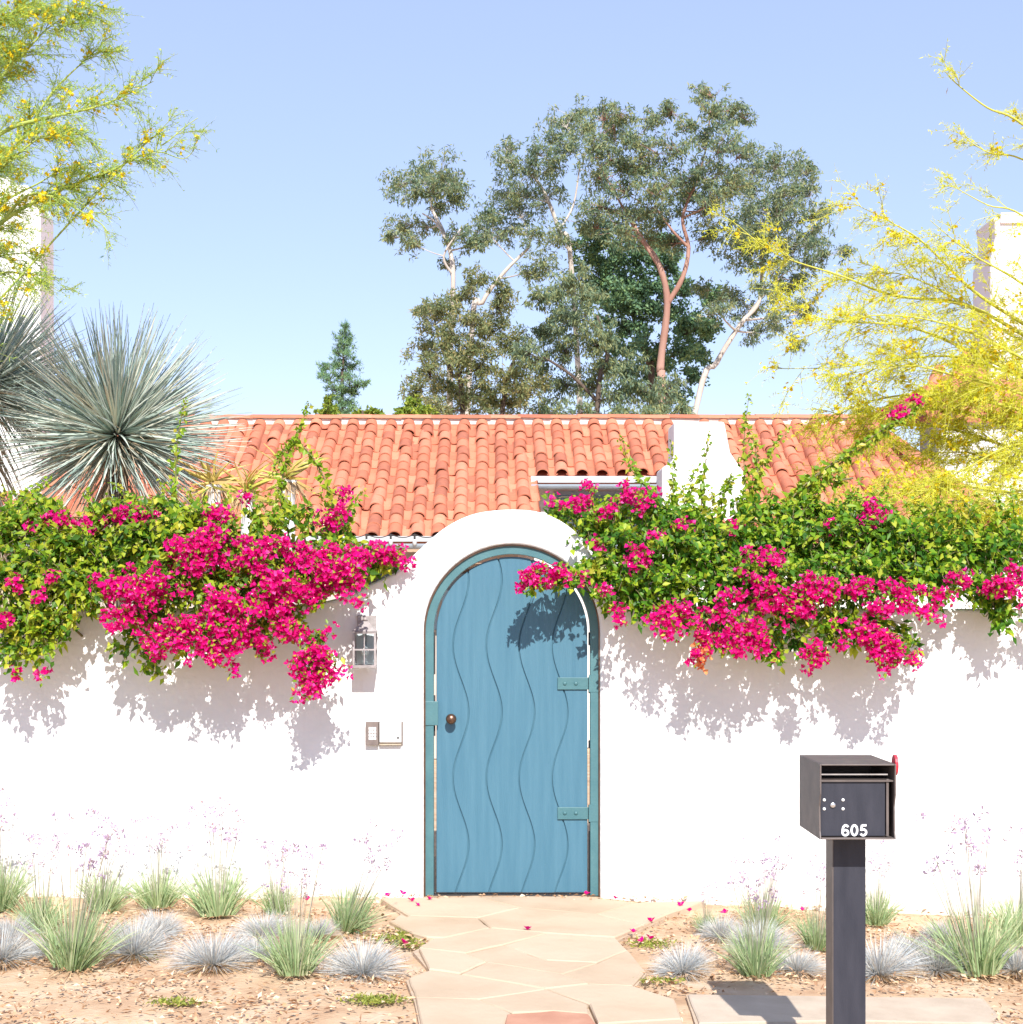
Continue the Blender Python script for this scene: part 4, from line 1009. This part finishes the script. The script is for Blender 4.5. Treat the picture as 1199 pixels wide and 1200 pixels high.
def yucca(label, c, Rr, n_ind, n_rest, trunk_r=.09, face=(.05, -.75, .2)):
    t = thing('yucca', label, 'yucca', (c.x, c.y, 0), 'silvery yuccas behind the left of the wall')
    tr = MB(); tr.tube([(c.x, c.y, -.05), (c.x+.02, c.y, c.z*.5), (c.x, c.y, c.z-.05)], [trunk_r*1.2, trunk_r, trunk_r*.9], 12).build('trunk', M['bark_dark'], t)
    # fibonacci directions
    tot = n_ind+n_rest; dirs = []
    for i in range(tot):
        zz = 1-1.72*(i+.5)/tot; a = i*2.39996+random.gauss(0, .15); rr_ = math.sqrt(max(0, 1-zz*zz))
        dirs.append(Vector((rr_*math.cos(a), rr_*math.sin(a), zz+random.gauss(0, .05))).normalized())
    front = sorted(range(tot), key=lambda i: dirs[i].y)
    pick = set(front[:int(n_ind*.8)]) | set(random.sample(front[int(n_ind*.8):], n_ind-int(n_ind*.8)))
    restV, restF, o_ = [], [], 0
    for i, d in enumerate(dirs):
        ln = Rr/.86*random.uniform(.74, 1.08)
        q = d.to_track_quat('Z', 'Y') @ Euler((0, 0, random.uniform(0, 2*PI))).to_quaternion()
        dead = (d.z < -.25 and random.random() < .55) or random.random() < .06
        me = random.choice(yd) if dead else random.choice(yl)
        start = c + d*.06
        m4 = Matrix.Translation(start) @ q.to_matrix().to_4x4() @ Matrix.Diagonal((1.15, 1.15, ln, 1))
        if i in pick:
            ob = bpy.data.objects.new('leaf', me); col.objects.link(ob); ob.parent = t
            m5 = m4.copy(); m5.translation -= Vector(t.location); ob.matrix_local = m5
        else:
            A = np.array([tuple(v.co) for v in me.vertices]); mm = np.array(m4)
            restV.append(A @ mm[:3, :3].T + mm[:3, 3]); restF.append(np.array([tuple(p.vertices) for p in me.polygons])+o_); o_ += len(A)
    np_mesh('leaves_rest', np.concatenate(restV), np.concatenate(restF), M['yucca'], t, 'stuff')
    # skirt of dry leaves
    k = 240; zs_ = rng.uniform(.35, 1, k)*c.z*.95; a = rng.uniform(0, 2*PI, k)
    b = np.stack([c.x+np.cos(a)*trunk_r, c.y+np.sin(a)*trunk_r, zs_], 1); d = np.stack([np.cos(a)*.6, np.sin(a)*.6, -np.ones(k)*.7], 1)
    np_mesh('dry_skirt', *blades(b, d, np.array([[0, 0, -.7]]), rng.uniform(.4, .7, k), .018, 3), M['yucca_dead'], t, 'stuff')
yucca('large round silver yucca with spiky leaves behind the wall', P(137, 510, 12.2), .94, 300, 950)
yucca('second silver yucca cut off by the left edge, partly behind the round one', P(-18, 455, 12.7), .92, 160, 650)

# aloes on slim white pillars
for label, a, b, Yp in (('yellowing aloe on a white pillar, beside the round yucca', 251, 566, 12.1), ('dry yellow aloe, middle of the three by the yucca', 290, 576, 12.2), ('drooping aloe nearest the house eave, right of the other two', 338, 560, 12.0)):
    c = P(a, b, Yp); t = thing('aloe', label, 'aloe', (c.x, c.y, c.z), 'yellow aloes left of the roof')
    al = [leaf_template('leaf', .26, .032, bb, M['aloe'], thick=.008) for bb in (.25, .6, 1.1)]
    for i in range(34):
        th_ = random.uniform(0, 2*PI); el_ = random.uniform(-.7, 1.3); d = Vector((math.cos(th_)*math.cos(el_), math.sin(th_)*math.cos(el_), math.sin(el_)))
        ob = bpy.data.objects.new('leaf', random.choice(al)); col.objects.link(ob); ob.parent = t
        ob.matrix_local = Matrix.Translation(d*.02) @ d.to_track_quat('Z', 'Y').to_matrix().to_4x4() @ Matrix.Diagonal((1, 1, random.uniform(.6, 1.05), 1))
    k = 40; aa = rng.uniform(0, 2*PI, k); bse = np.stack([c.x+np.cos(aa)*.03, c.y+np.sin(aa)*.03, np.full(k, c.z)], 1)
    np_mesh('dry_leaves', *blades(bse, np.stack([np.cos(aa)*.7, np.sin(aa)*.7, -.5*np.ones(k)], 1), np.array([[0, 0, -1.]]), rng.uniform(.15, .3, k), .016, 3), M['straw'], t, 'stuff')
    pl_ = MB().lathe([(.055, -c.z), (.05, -.08), (.065, -.07), (.065, -.02), (.05, -.015)], (c.x, c.y, c.z), 14).build('garden_pillar', M['stucco_house'])
    tag(pl_, {251: 'slim white pillar under the aloe nearest the round yucca', 290: 'slim white pillar under the middle aloe', 338: 'slim white pillar under the drooping aloe nearest the eave'}[a], 'pillar', 'slim white pillars holding aloes')

# ================================================================== BOUGAINVILLEA
def bracts(C, axis, size=.020):
    """three papery bracts around each flower centre"""
    n = len(C); ax = norm(axis); u = norm(np.cross(ax, rng.normal(size=(n, 3)))); v = np.cross(ax, u); parts = []
    for q in range(3):
        a = 2*PI*q/3; dd = u*math.cos(a)*.85+v*math.sin(a)*.85+ax*.65
        s_ = size*rng.uniform(.8, 1.25, n)
        parts.append(leaf_arrays(C, dd, ax, s_*1.25, s_*1.05, .22, .5))
    return merge(parts)
def bougainvillea(label, greens, mags, shoots, leafmat, group='bougainvilleas over the wall', base=(0, 10.6), leaf=.056, md=.52):
    t = thing('bougainvillea', label, 'bougainvillea', (base[0], base[1], 0), group)
    TP = []; TR = []
    for (a, b, ra, rb_, Y, dy, k) in greens:
        k = int(k*(.42 if Y < 9.73 else .60)*random.uniform(.6, 1.25)); b += 6 if Y > 9.9 else 0
        th_ = rng.uniform(0, 2*PI, k); rr_ = np.sqrt(rng.uniform(0, 1, k))
        px = a+np.cos(th_)*rr_*ra; py = b+np.sin(th_)*rr_*rb_
        yy = Y+rng.uniform(-1, 1, k)*dy
        tip = Parr(px, py, yy); TP.append(tip)
        # roots towards the plant's core behind / on top of the wall
        c = np.array(tuple(P(a, b, Y))); root = c+(tip-c)*.25+rng.normal(size=(k, 3))*.05
        root[:, 1] += .16; root[:, 2] += .05
        TR.append(root)
    TP = np.concatenate(TP); TR = np.concatenate(TR); n = len(TP)
    mid = (TP+TR)/2; ln = np.linalg.norm(TP-TR, axis=1, keepdims=True); mid[:, 2] += .15*ln[:, 0]+.015; mid += rng.normal(size=mid.shape)*.02
    stems = [np_tubes(TR, mid, TP, .0035, .0018, 3)]
    kk = 11; tt = rng.uniform(.1, 1.02, (n, kk)); Q = bez(TR, mid, TP, tt).reshape(-1, 3); tg = norm(np.repeat(TP-TR, kk, 0))
    Q += rng.normal(size=Q.shape)*.014
    m = len(Q); d = norm(tg*.6+norm(rng.normal(size=tg.shape))*.9); d[:, 2] -= .35; nr = norm(rng.normal(size=(m, 3))*.5+np.array([0.05, -.8, .75]))
    leaves = [leaf_arrays(Q, d, nr, rng.uniform(.45, 1.4, m)*leaf, rng.uniform(.48, .74, m)*leaf, .22, .38)]
    # woody main stems up from the soil behind the wall
    wm_ = MB()
    for i in range(0, n, max(1, n//22)):
        e = Vector(TR[i]); s0 = Vector((base[0]+(e.x-base[0])*.5+random.uniform(-.2, .2), base[1], 0)); m_ = Vector(((s0.x+e.x)/2, base[1], e.z*.8))
        wm_.tube([s0.lerp(m_, u).lerp(m_.lerp(e, u), u) for u in (0, .2, .4, .6, .8, 1)], [.022, .02, .017, .013, .009, .005], 6)
    SHL = []
    for path_, Y, r in shoots:                # long whips with alternate leaves
        p3 = [P(a, b, Y+c_) for a, b, c_ in spline(path_, 8)]; L = len(p3)
        wm_.tube(p3, [r*(1-.75*i/(L-1)) for i in range(L)], 6)
        arr = np.array([tuple(p) for p in p3]); seg = np.repeat(arr[:-1], 5, 0)+(np.repeat(arr[1:]-arr[:-1], 5, 0))*rng.uniform(0, 1, (5*(L-1), 1))+rng.normal(size=(5*(L-1), 3))*.012
        seg = seg[int(len(seg)*.08):]; n3 = len(seg); dd = rng.normal(size=(n3, 3)); dd[:, 2] -= .3
        dd[:, 1] *= .6; tp_ = np.linspace(1.1, .4, n3)
        SHL.append(leaf_arrays(seg, dd, rng.normal(size=(n3, 3))*.6+np.array([0, -.7, .6]), rng.uniform(.04, .085, n3)*tp_, rng.uniform(.028, .055, n3)*tp_, .2, .38))
    np_mesh('foliage', *merge(leaves), leafmat, t, 'stuff')
    np_mesh('shoot_leaves', *merge(SHL), M['shoot'], t, 'stuff')
    np_mesh('twigs', *merge(stems), M['stem'], t, 'stuff')
    wm_.build('stem', M['stem'], t, smooth=True)
    # flower heads: lumps of small clusters
    C = []; AX = []; ST = []; LC = []
    for (a, b, ra, rb_, Y, dy, k) in mags:
        k = max(2, int(k*md)); th_ = rng.uniform(0, 2*PI, k); rr_ = rng.uniform(0, 1, k)**.5*np.where(rng.random(k) < .12, 1.5, .78)
        c = Parr(a+np.cos(th_)*rr_*ra, b+np.sin(th_)*rr_*rb_, Y+rng.uniform(-1, 1, k)*dy*1.3)
        kk = 10; o = norm(rng.normal(size=(k, kk, 3)).reshape(-1, 3))*rng.uniform(.012, .052, (k*kk, 1))
        cc_ = np.repeat(c, kk, 0)+o; C.append(cc_); AX.append(o/.045+np.array([0.05, -.4, .35])+rng.normal(size=o.shape)*.3)
        core = np.array(tuple(P(a, b-rb_*.3, Y+dy+.12)))
        ST.append(np_tubes(np.repeat(core[None], k, 0), (core+c)/2+[0, 0, .04], c, .004, .002, 3))
        LC.append(c)
    C = np.concatenate(C); AX = np.concatenate(AX)
    q = np.repeat(np.concatenate(LC), 4, 0); n = len(q); dd = norm(rng.normal(size=(n, 3))+[0, -.4, 0]); q = q+dd*rng.uniform(.01, .05, (n, 1))
    np_mesh('young_leaves', *leaf_arrays(q, dd, rng.normal(size=(n, 3))*.5+[0, -.5, .7], rng.uniform(.025, .045, n), rng.uniform(.014, .026, n), .2, .4), M['shoot'], t, 'stuff')
    np_mesh('flowers', *bracts(C, AX), M['bract'], t, 'stuff')
    np_mesh('flower_stems', *merge(ST), M['stem'], t, 'stuff')
    sel = rng.random(len(C)) < .05; ce = C[sel]; n = len(ce)
    np_mesh('flower_eyes', *leaf_arrays(ce+norm(AX[sel])*.012, rng.normal(size=(n, 3)), AX[sel], .008, .008, .1, .5), M['flower_eye'], t, 'stuff')
    return t
FR = 9.68; TOP = 10.0
gl = []
# (px,py,rx,ry,Y,dY,count)
for (a, b, ra, rb_, Y, dy, k) in [
 (-50,640,50,36,10.0,.25,150),(-55,690,50,36,9.78,.2,120),(-130,650,50,36,10.0,.25,150),(-140,695,40,30,9.78,.2,90),(20,625,50,30,10.1,.25,150),(70,640,50,34,10.0,.25,170),(120,650,50,36,9.95,.25,170),(30,680,52,34,9.8,.2,170),(85,695,48,32,9.75,.2,150),
 (25,735,42,28,9.65,.12,120),(60,735,34,22,9.65,.12,80),(18,768,26,20,9.6,.08,60),(48,752,22,26,9.62,.08,55),
 (170,640,50,36,9.95,.25,170),(140,605,50,22,10.1,.2,90),(215,620,46,34,10.0,.25,130),(260,640,42,36,9.95,.22,130),(200,690,55,38,9.75,.2,150),
 (255,700,45,36,9.75,.18,110),(300,640,40,22,10.05,.25,80),(310,690,45,38,9.75,.2,110),(350,656,38,24,9.95,.2,80),(350,700,38,32,9.72,.18,80),(165,735,34,20,9.66,.1,60),(172,775,14,24,9.62,.06,30),
 (145,772,10,14,9.62,.05,9),(395,646,34,22,10.0,.2,46),(400,670,36,24,9.85,.12,60),(435,665,28,20,9.9,.12,50),(445,656,20,10,10.0,.15,12),(225,755,30,20,9.65,.1,40),(290,745,40,20,9.65,.1,60),(340,740,22,18,9.6,.06,30),(365,765,14,26,9.57,.05,30),
 (40,600,44,16,10.2,.2,80),(300,606,40,10,10.3,.2,14),(350,604,30,14,10.3,.2,16),(400,615,20,10,10.2,.15,8),(190,594,36,14,10.2,.2,28),(245,600,24,12,10.2,.2,10)]:
    gl.append((a, b, ra, rb_, Y, dy, int(k*1.0)))
ml = [(-50,700,26,18,9.6,.06,50),(-110,680,22,16,9.65,.06,40),(75,612,34,10,10.0,.08,34),(155,604,34,10,10.0,.08,28),(258,612,22,18,9.95,.1,32),(225,648,38,26,9.70,.1,120),(250,630,26,14,9.8,.1,36),(300,658,25,22,9.68,.1,62),(320,640,24,10,9.75,.1,26),(140,690,24,16,9.55,.07,44),(178,692,36,20,9.52,.08,70),(150,722,24,16,9.5,.06,42),
 (262,715,30,26,9.5,.08,84),(322,698,38,28,9.5,.08,110),(205,740,32,26,9.5,.06,64),(185,755,14,14,9.5,.05,20),(258,758,28,20,9.5,.06,54),(298,748,22,14,9.5,.06,24),(335,730,18,20,9.5,.05,30),(355,652,28,20,9.7,.1,50),(398,672,34,26,9.62,.1,104),(370,690,20,14,9.58,.06,28),
 (432,648,32,14,9.8,.1,36),(462,656,14,10,9.85,.06,22),(370,785,26,36,9.52,.05,118),(352,745,10,10,9.52,.04,8),(20,790,7,4,9.6,.03,3),(50,788,6,7,9.6,.03,4),(5,728,10,8,9.55,.04,8),(14,688,12,6,9.6,.05,8),(45,700,5,5,9.6,.03,2),(402,582,9,9,10.2,.06,7),(385,612,16,10,10.1,.08,14),(115,680,8,6,9.6,.04,5),(57,677,5,4,9.6,.02,2),(400,605,14,10,10.1,.06,10),(272,784,6,4,9.55,.03,2),(312,768,7,6,9.55,.03,5),(285,585,10,6,10.1,.05,4)]
sh = [([(210,640,0),(206,580,0),(208,520,0),(217,468,0)], 10.4, .007), ([(345,650,0),(330,590,0),(335,540,0),(352,500,0),(362,472,0)], 10.5, .008), ([(370,660,0),(390,600,0),(375,550,0),(350,520,0),(330,530,0),(318,560,0)], 10.5, .007),
      ([(0,620,0),(30,580,0),(60,560,0)], 10.4, .006), ([(60,620,0),(40,590,0),(8,575,0)], 10.4, .006), ([(360,640,0),(345,600,0),(320,570,0)], 10.4, .006), ([(395,640,0),(410,600,0),(425,575,0)], 10.4, .004), ([(175,620,0),(160,590,0),(130,565,0)], 10.4, .005)]
for a in [8,30,52,84,110,140,182,232,262,300,322,385]:
    h = random.uniform(18, 42); b0 = 606+random.uniform(-4, 8); sh.append(([(a, b0+20, 0), (a+random.uniform(-5, 5), b0, 0), (a+random.uniform(-14, 14), b0-h, 0)], random.uniform(10.0, 10.4), .003))
bl = bougainvillea('magenta bougainvillea spilling over the wall left of the gate', gl, ml, sh, M['leaf_b'], base=(-1.8, 10.7))
grr = []
for (a, b, ra, rb_, Y, dy, k) in [
 (1240,645,44,36,10.0,.25,130),(1245,695,44,32,9.78,.2,110),(1310,650,44,36,10.0,.25,130),(1320,695,44,30,9.8,.2,100),(1380,660,44,34,10.0,.25,110),(1440,670,36,28,10.0,.2,80),(660,600,26,22,10.3,.15,36),(690,620,34,30,10.1,.2,80),(720,610,34,26,10.2,.2,80),(735,650,44,36,9.9,.25,150),(700,660,26,24,10.0,.2,60),(730,690,36,30,9.75,.15,90),(775,640,48,36,9.95,.25,170),(780,690,45,34,9.75,.2,150),
 (765,600,34,22,10.2,.2,60),(815,620,42,28,10.1,.25,110),(830,660,50,36,9.9,.25,180),(835,705,48,34,9.72,.18,160),(880,640,48,36,10.0,.25,170),(885,690,50,36,9.75,.2,170),(930,640,48,36,10.0,.25,170),(940,690,50,36,9.75,.2,170),
 (985,630,48,36,10.0,.25,170),(995,680,50,34,9.78,.2,150),(1040,630,48,32,10.0,.25,150),(1050,680,46,30,9.8,.2,110),(1095,640,44,34,10.0,.25,110),(1100,685,40,26,9.8,.15,70),(1150,650,44,34,10.0,.2,90),(1185,640,36,36,10.0,.2,80),(1165,700,34,24,9.75,.1,60),
 (1178,725,24,26,9.7,.08,45),(920,760,30,22,9.62,.08,50),(855,755,36,18,9.62,.08,50),(985,740,34,22,9.62,.1,70),(1030,745,36,24,9.62,.1,70),(1065,765,16,16,9.6,.05,20),(925,735,30,20,9.65,.08,50),(800,735,26,14,9.65,.08,24),(760,720,24,16,9.68,.08,30),
 (625,690,10,6,9.75,.04,4),(662,684,20,10,9.78,.05,16),(690,672,22,10,9.85,.08,26),(910,772,14,10,9.58,.05,16),(710,700,14,20,9.75,.1,16),(1060,650,46,30,9.9,.2,90),(905,600,40,20,10.2,.2,50),(960,600,40,20,10.2,.2,60),(1020,600,36,18,10.2,.2,40),(1120,610,50,20,10.2,.2,40),(870,600,24,16,10.2,.15,24)]:
    grr.append((a, b, ra, rb_, Y, dy, int(k*1.0)))
mr = [(640,674,30,13,9.72,.05,48),(618,684,12,8,9.7,.03,10),(680,590,24,14,10.1,.08,26),(735,578,24,10,10.1,.08,24),(755,592,14,8,10.0,.06,12),(715,598,18,8,10.0,.06,12),(745,655,20,13,9.7,.07,26),(713,690,9,7,9.65,.04,6),(728,722,12,17,9.62,.05,12),(700,640,8,6,9.85,.04,3),
 (790,722,26,18,9.52,.06,44),(785,745,18,8,9.5,.05,12),(832,735,18,16,9.52,.05,24),(852,715,16,18,9.55,.05,24),(877,748,36,26,9.48,.06,92),(895,690,20,27,9.55,.08,58),(905,652,16,12,9.7,.06,20),(935,706,24,21,9.5,.06,62),(958,685,24,12,9.55,.06,26),(975,700,14,12,9.55,.05,16),
 (955,774,18,14,9.48,.04,32),(1015,742,26,18,9.5,.05,56),(1040,762,24,20,9.48,.05,58),(1070,772,10,10,9.48,.03,8),(1010,688,24,8,9.6,.06,28),(1050,692,20,10,9.6,.06,20),(1065,706,18,12,9.55,.05,18),(1090,718,16,8,9.55,.05,10),(1100,700,20,10,9.6,.05,10),(1025,712,26,10,9.55,.05,20),
 (1125,680,12,10,9.65,.05,18),(1182,686,20,14,9.62,.05,38),(1155,690,12,8,9.62,.04,10),(1195,670,8,8,9.62,.04,8),(1240,700,24,16,9.6,.05,40),(1300,690,20,16,9.6,.05,34),(1360,690,16,12,9.6,.05,20),(1058,482,8,6,10.45,.02,5),(1072,470,5,5,10.45,.02,3),(1045,488,6,4,10.45,.02,3),(1022,606,16,11,9.95,.06,20),(1020,590,8,6,9.95,.04,5),(970,618,8,5,9.95,.04,4),(880,646,10,6,9.7,.04,6),(800,615,7,5,9.9,.03,3),(860,618,6,4,9.9,.03,3),(770,628,10,6,9.8,.04,5),(815,770,5,6,9.5,.02,3),(830,755,14,8,9.5,.03,8),(690,570,6,5,10.2,.03,4),(860,700,12,8,9.55,.03,8)]
shr = [([(935,640,.05),(928,592,.05),(962,560,.05),(1012,524,.1),(1052,496,.15),(1080,476,.15)], 10.3, .008), ([(922,640,-.05),(918,600,-.05),(950,562,-.05),(1000,528,0),(1040,500,.05),(1060,492,.05)], 10.35, .007), ([(900,640,0),(930,600,0),(960,575,0),(985,548,0)], 10.3, .006), ([(930,640,0),(925,590,0),(960,555,0),(1010,520,.05),(1050,492,.1),(1082,470,.1)], 10.35, .013), ([(1000,560,0),(960,570,0),(925,600,0),(912,640,0)], 10.4, .008), ([(830,640,0),(822,590,0),(826,550,0),(830,510,0)], 10.4, .006), ([(880,640,0),(874,580,0),(872,520,0),(878,462,0)], 10.4, .006),
      ([(790,650,0),(789,600,0),(789,560,0),(786,520,0)], 10.4, .004), ([(800,640,0),(765,580,0),(740,550,0),(728,510,0)], 10.4, .006), ([(885,640,0),(880,570,0),(905,530,0),(925,500,0)], 10.4, .004), ([(850,640,0),(845,600,0),(852,570,0),(858,560,0)], 10.4, .005),
      ([(720,660,0),(690,668,0),(660,680,0),(630,686,0),(615,680,0)], 9.82, .005), ([(1140,640,0),(1100,600,0),(1060,590,0)], 10.4, .006), ([(820,620,0),(810,580,0),(815,545,0)], 10.4, .005), ([(900,640,0),(940,610,0),(980,600,0),(1010,560,0)], 10.3, .006), ([(880,600,0),(888,560,0),(884,520,0),(870,490,0)], 10.4, .005)]
for a in [700,722,752,775,805,840,862,895,915,945,968,990,1015,1040,1075,1100,1135,1165,1190]:
    h = random.uniform(14, 38); b0 = 602+random.uniform(-4, 10); shr.append(([(a, b0+20, 0), (a+random.uniform(-5, 5), b0, 0), (a+random.uniform(-14, 14), b0-h, 0)], random.uniform(10.0, 10.4), .003))
brr = bougainvillea('bougainvillea with magenta flowers and long shoots over the wall right of the gate', grr, mr, shr, M['leaf_b2'], base=(2.2, 10.7), md=.40)
# faded orange cluster
cc_ = Parr(822+rng.normal(size=40)*5, 768+rng.normal(size=40)*9, 9.5+rng.normal(size=40)*.03)
np_mesh('faded_flowers', *bracts(cc_, rng.normal(size=cc_.shape)+[0, -.5, .3]), M['orange_bract'], brr, 'stuff')

# ================================================================== GRASSES
def garlic_variant(seed, h=.36, n=300, stalks=26):
    r = np.random.default_rng(seed); a = r.uniform(0, 2*PI, n); rad = r.uniform(0, .10, n)
    b = np.stack([np.cos(a)*rad, np.sin(a)*rad, np.zeros(n)], 1); lean = r.uniform(.05, .75, n)
    d = np.stack([np.cos(a)*lean, np.sin(a)*lean, np.ones(n)], 1); bend = np.stack([np.cos(a)*lean*.5, np.sin(a)*lean*.5, -lean*.55], 1)
    lv = blades(b, d, bend, r.uniform(.55, 1.1, n)*h, .0085, 4)
    m = 26; a = r.uniform(0, 2*PI, m); bs = np.stack([np.cos(a)*.06, np.sin(a)*.06, np.zeros(m)], 1)
    dry = blades(bs, np.stack([np.cos(a), np.sin(a), .25*np.ones(m)], 1), np.stack([np.zeros(m), np.zeros(m), -.8*np.ones(m)], 1), r.uniform(.1, .2, m), .006, 3)
    s = stalks; a = r.uniform(0, 2*PI, s); lean = r.uniform(0, .28, s); p0 = np.stack([np.cos(a)*.03, np.sin(a)*.03, np.full(s, .02)], 1)
    L = r.uniform(.42, .72, (s, 1)); p1 = p0+np.stack([np.cos(a)*lean, np.sin(a)*lean, np.ones(s)], 1)*L; pm = (p0+p1)/2-np.stack([np.cos(a)*.02, np.sin(a)*.02, np.zeros(s)], 1)
    st = np_tubes(p0, pm, p1, .0022, .0015, 4)
    k = 12; c = np.repeat(p1, k, 0); dd = r.normal(size=(s*k, 3)); dd[:, 2] += .5
    fl = leaf_arrays(c+norm(dd)*.008, dd, r.normal(size=(s*k, 3)), .026, .010, .2, .6)
    return lv, dry, st, fl
def fescue_variant(seed, R_=.20, n=1300):
    r = np.random.default_rng(seed); a = r.uniform(0, 2*PI, n); e = r.uniform(.1, 1.5, n); rad = r.uniform(0, .06, n)
    b = np.stack([np.cos(a)*rad, np.sin(a)*rad, np.zeros(n)], 1); d = np.stack([np.cos(a)*np.cos(e), np.sin(a)*np.cos(e), np.sin(e)], 1)
    bend = np.stack([np.cos(a)*.25, np.sin(a)*.25, -.35*np.ones(n)], 1)
    lv = blades(b, d, bend, r.uniform(.75, 1.15, n)*R_, .0034, 3)
    m = 520; a = r.uniform(0, 2*PI, m); rad = r.uniform(.02, .08, m); e = r.uniform(-.05, .5, m)
    b = np.stack([np.cos(a)*rad, np.sin(a)*rad, np.full(m, .005)], 1); d = np.stack([np.cos(a)*np.cos(e), np.sin(a)*np.cos(e), np.sin(e)], 1)
    dry = blades(b, d, np.stack([np.zeros(m), np.zeros(m), -.5*np.ones(m)], 1), r.uniform(.08, .20, m), .0045, 3)
    return lv, dry
def mk_mesh(name, VF, m):
    o = np_mesh(name, VF[0], VF[1], m); me = o.data; bpy.data.objects.remove(o); return me
GV = []
for sd in (1, 2, 3):
    lv, dry, st, fl = garlic_variant(sd); GV.append([('leaves', mk_mesh('leaves', lv, M['garlic'])), ('dry_leaves', mk_mesh('dry_leaves', dry, M['straw'])), ('flower_stalks', mk_mesh('flower_stalks', st, M['stalk'])), ('flowers', mk_mesh('flowers', fl, M['lilac']))])
FV = []
for sd in (11, 12, 13):
    lv, dry = fescue_variant(sd); FV.append([('blades', mk_mesh('blades', lv, M['fescue'])), ('dry_blades', mk_mesh('dry_blades', dry, M['straw']))])
def clump(name, label, cat, group, px, py, s, variant, sz=1.0):
    s *= random.uniform(.82, 1.0)
    p = G(px, py); t = thing(name, label, cat, (p.x, p.y, p.z), group)
    rz = random.uniform(0, 2*PI); tx, ty, wx = random.gauss(0, .09), random.gauss(0, .09), random.uniform(.85, 1.18)
    for nm, me in variant:
        o = bpy.data.objects.new(nm, me); col.objects.link(o); o.parent = t; o.rotation_euler = (tx, ty, rz); o.scale = (s*wx, s/wx, s*sz); o['kind'] = 'stuff'
garlics = [
 (85,1134,1.25,'large green society garlic clump at lower left, nearest the left corner'),
 (-2,1066,1.05,'society garlic clump cut off by the left edge of the picture'),
 (48,1092,.9,'society garlic clump just behind the large left one'),
 (185,1064,.85,'small society garlic clump at the wall foot, left of the lantern'),
 (255,1074,.95,'society garlic clump behind the wide dry fescue'),
 (347,1142,1.0,'bright green society garlic clump in front, left of the path'),
 (406,1090,1.0,'society garlic clump at the wall, closest to the gate on its left'),
 (120,1068,.8,'thin society garlic clump against the wall at left with many stalks'),
 (325,1072,.7,'sparse society garlic stalks between the two clumps left of the gate'),
 (886,1142,.85,'grey society garlic clump in the mailbox shadow'),
 (958,1112,.7,'small society garlic clump just left of the mailbox post'),
 (828,1092,.45,'tiny bright green tuft right of the path'),
 (1026,1084,.7,'society garlic clump behind the mailbox post, by the wall'),
 (1145,1142,1.15,'large society garlic clump right of the mailbox'),
 (1196,1108,.95,'society garlic clump cut off by the right edge of the picture'),
 (893,1092,.75,'reddish seed-headed garlic clump behind the shaded one')]
for i, (a, b, s_, lb) in enumerate(garlics): clump('society_garlic', lb, 'plant', 'society garlic clumps along the wall', a, b, s_, GV[i % 3])
fescues = [
 (250,1132,1.35,'wide dry grey fescue tuft between the two front garlic clumps'),
 (158,1118,1.15,'grey fescue tuft right of the large left garlic clump'),
 (60,1120,.8,'blue fescue tuft left of the large left garlic clump'),
 (2,1125,1.1,'blue fescue tuft at the left edge'),
 (185,1096,1.0,'blue fescue tuft in the second row at left'),
 (310,1096,1.05,'pale fescue tuft behind the bright garlic clump'),
 (425,1140,1.0,'dry straw-based fescue tuft beside the path on its left'),
 (12,1100,.9,'small fescue tuft behind the one at the left edge'),
 (300,1122,.8,'grey fescue tuft tucked left of the bright garlic clump'),
 (800,1138,1.15,'silvery fescue tuft beside the path on its right'),
 (890,1112,1.1,'pale fescue tuft behind the shaded garlic clump'),
 (934,1138,.75,'dark blue fescue tuft in the mailbox shadow'),
 (1030,1142,1.2,'dry golden fescue tuft right of the mailbox post'),
 (1065,1120,1.0,'grey fescue tuft behind the golden one'),
 (1098,1138,1.2,'blue fescue tuft left of the large right garlic clump'),
 (1190,1140,1.1,'blue fescue tuft at the right edge'),
 (1100,1100,.8,'small fescue tuft near the wall at right'),
 (845,1098,.9,'pale fescue tuft near the wall right of the gate'),
 (372,1098,.8,'fescue tuft near the wall left of the gate')]
for i, (a, b, s_, lb) in enumerate(fescues): clump('fescue_tuft', lb, 'grass tuft', 'blue fescue tufts along the wall', a, b, s_*random.uniform(.85, 1.12), FV[i % 3], random.uniform(.8, 1.0))

# fallen bracts
fb = mk_mesh('fallen_bract', bracts(np.zeros((1, 3)), np.array([[0, 0, 1.]]), .024), M['bract'])
for (a, b) in [(456,1055),(472,1053),(483,1061),(489,1066),(503,1059),(473,1111),(618,1095),(721,1058),(764,1085),(798,1066),(808,1073),(752,1109),(762,1106),(687,1053),(742,1098),(1040,1078),(1008,1080),(940,1072),(330,1062),(360,1060),(850,1075)]:
    p = G(a, b); o = bpy.data.objects.new('fallen_bract', fb); col.objects.link(o); o.location = (p.x, min(p.y, 9.95), p.z+.024); o.rotation_euler = (random.uniform(-.5, .5), random.uniform(-.5, .5), random.uniform(0, 6)); o.scale = [random.uniform(.8, 1.2)]*3
    tag(o, 'lone magenta bract in the middle of the stone path' if (a, b) == (618,1095) else 'magenta bract on the left edge weeds beside the path' if (a, b) == (473,1111) else 'fallen magenta bract lying in front of the gate threshold' if (a, b) == (687,1053) else 'fallen magenta bract near the wall foot left of the gate' if a < 600 else 'fallen magenta bract near the wall foot right of the gate', 'petal', 'fallen magenta bracts on the path and beds')
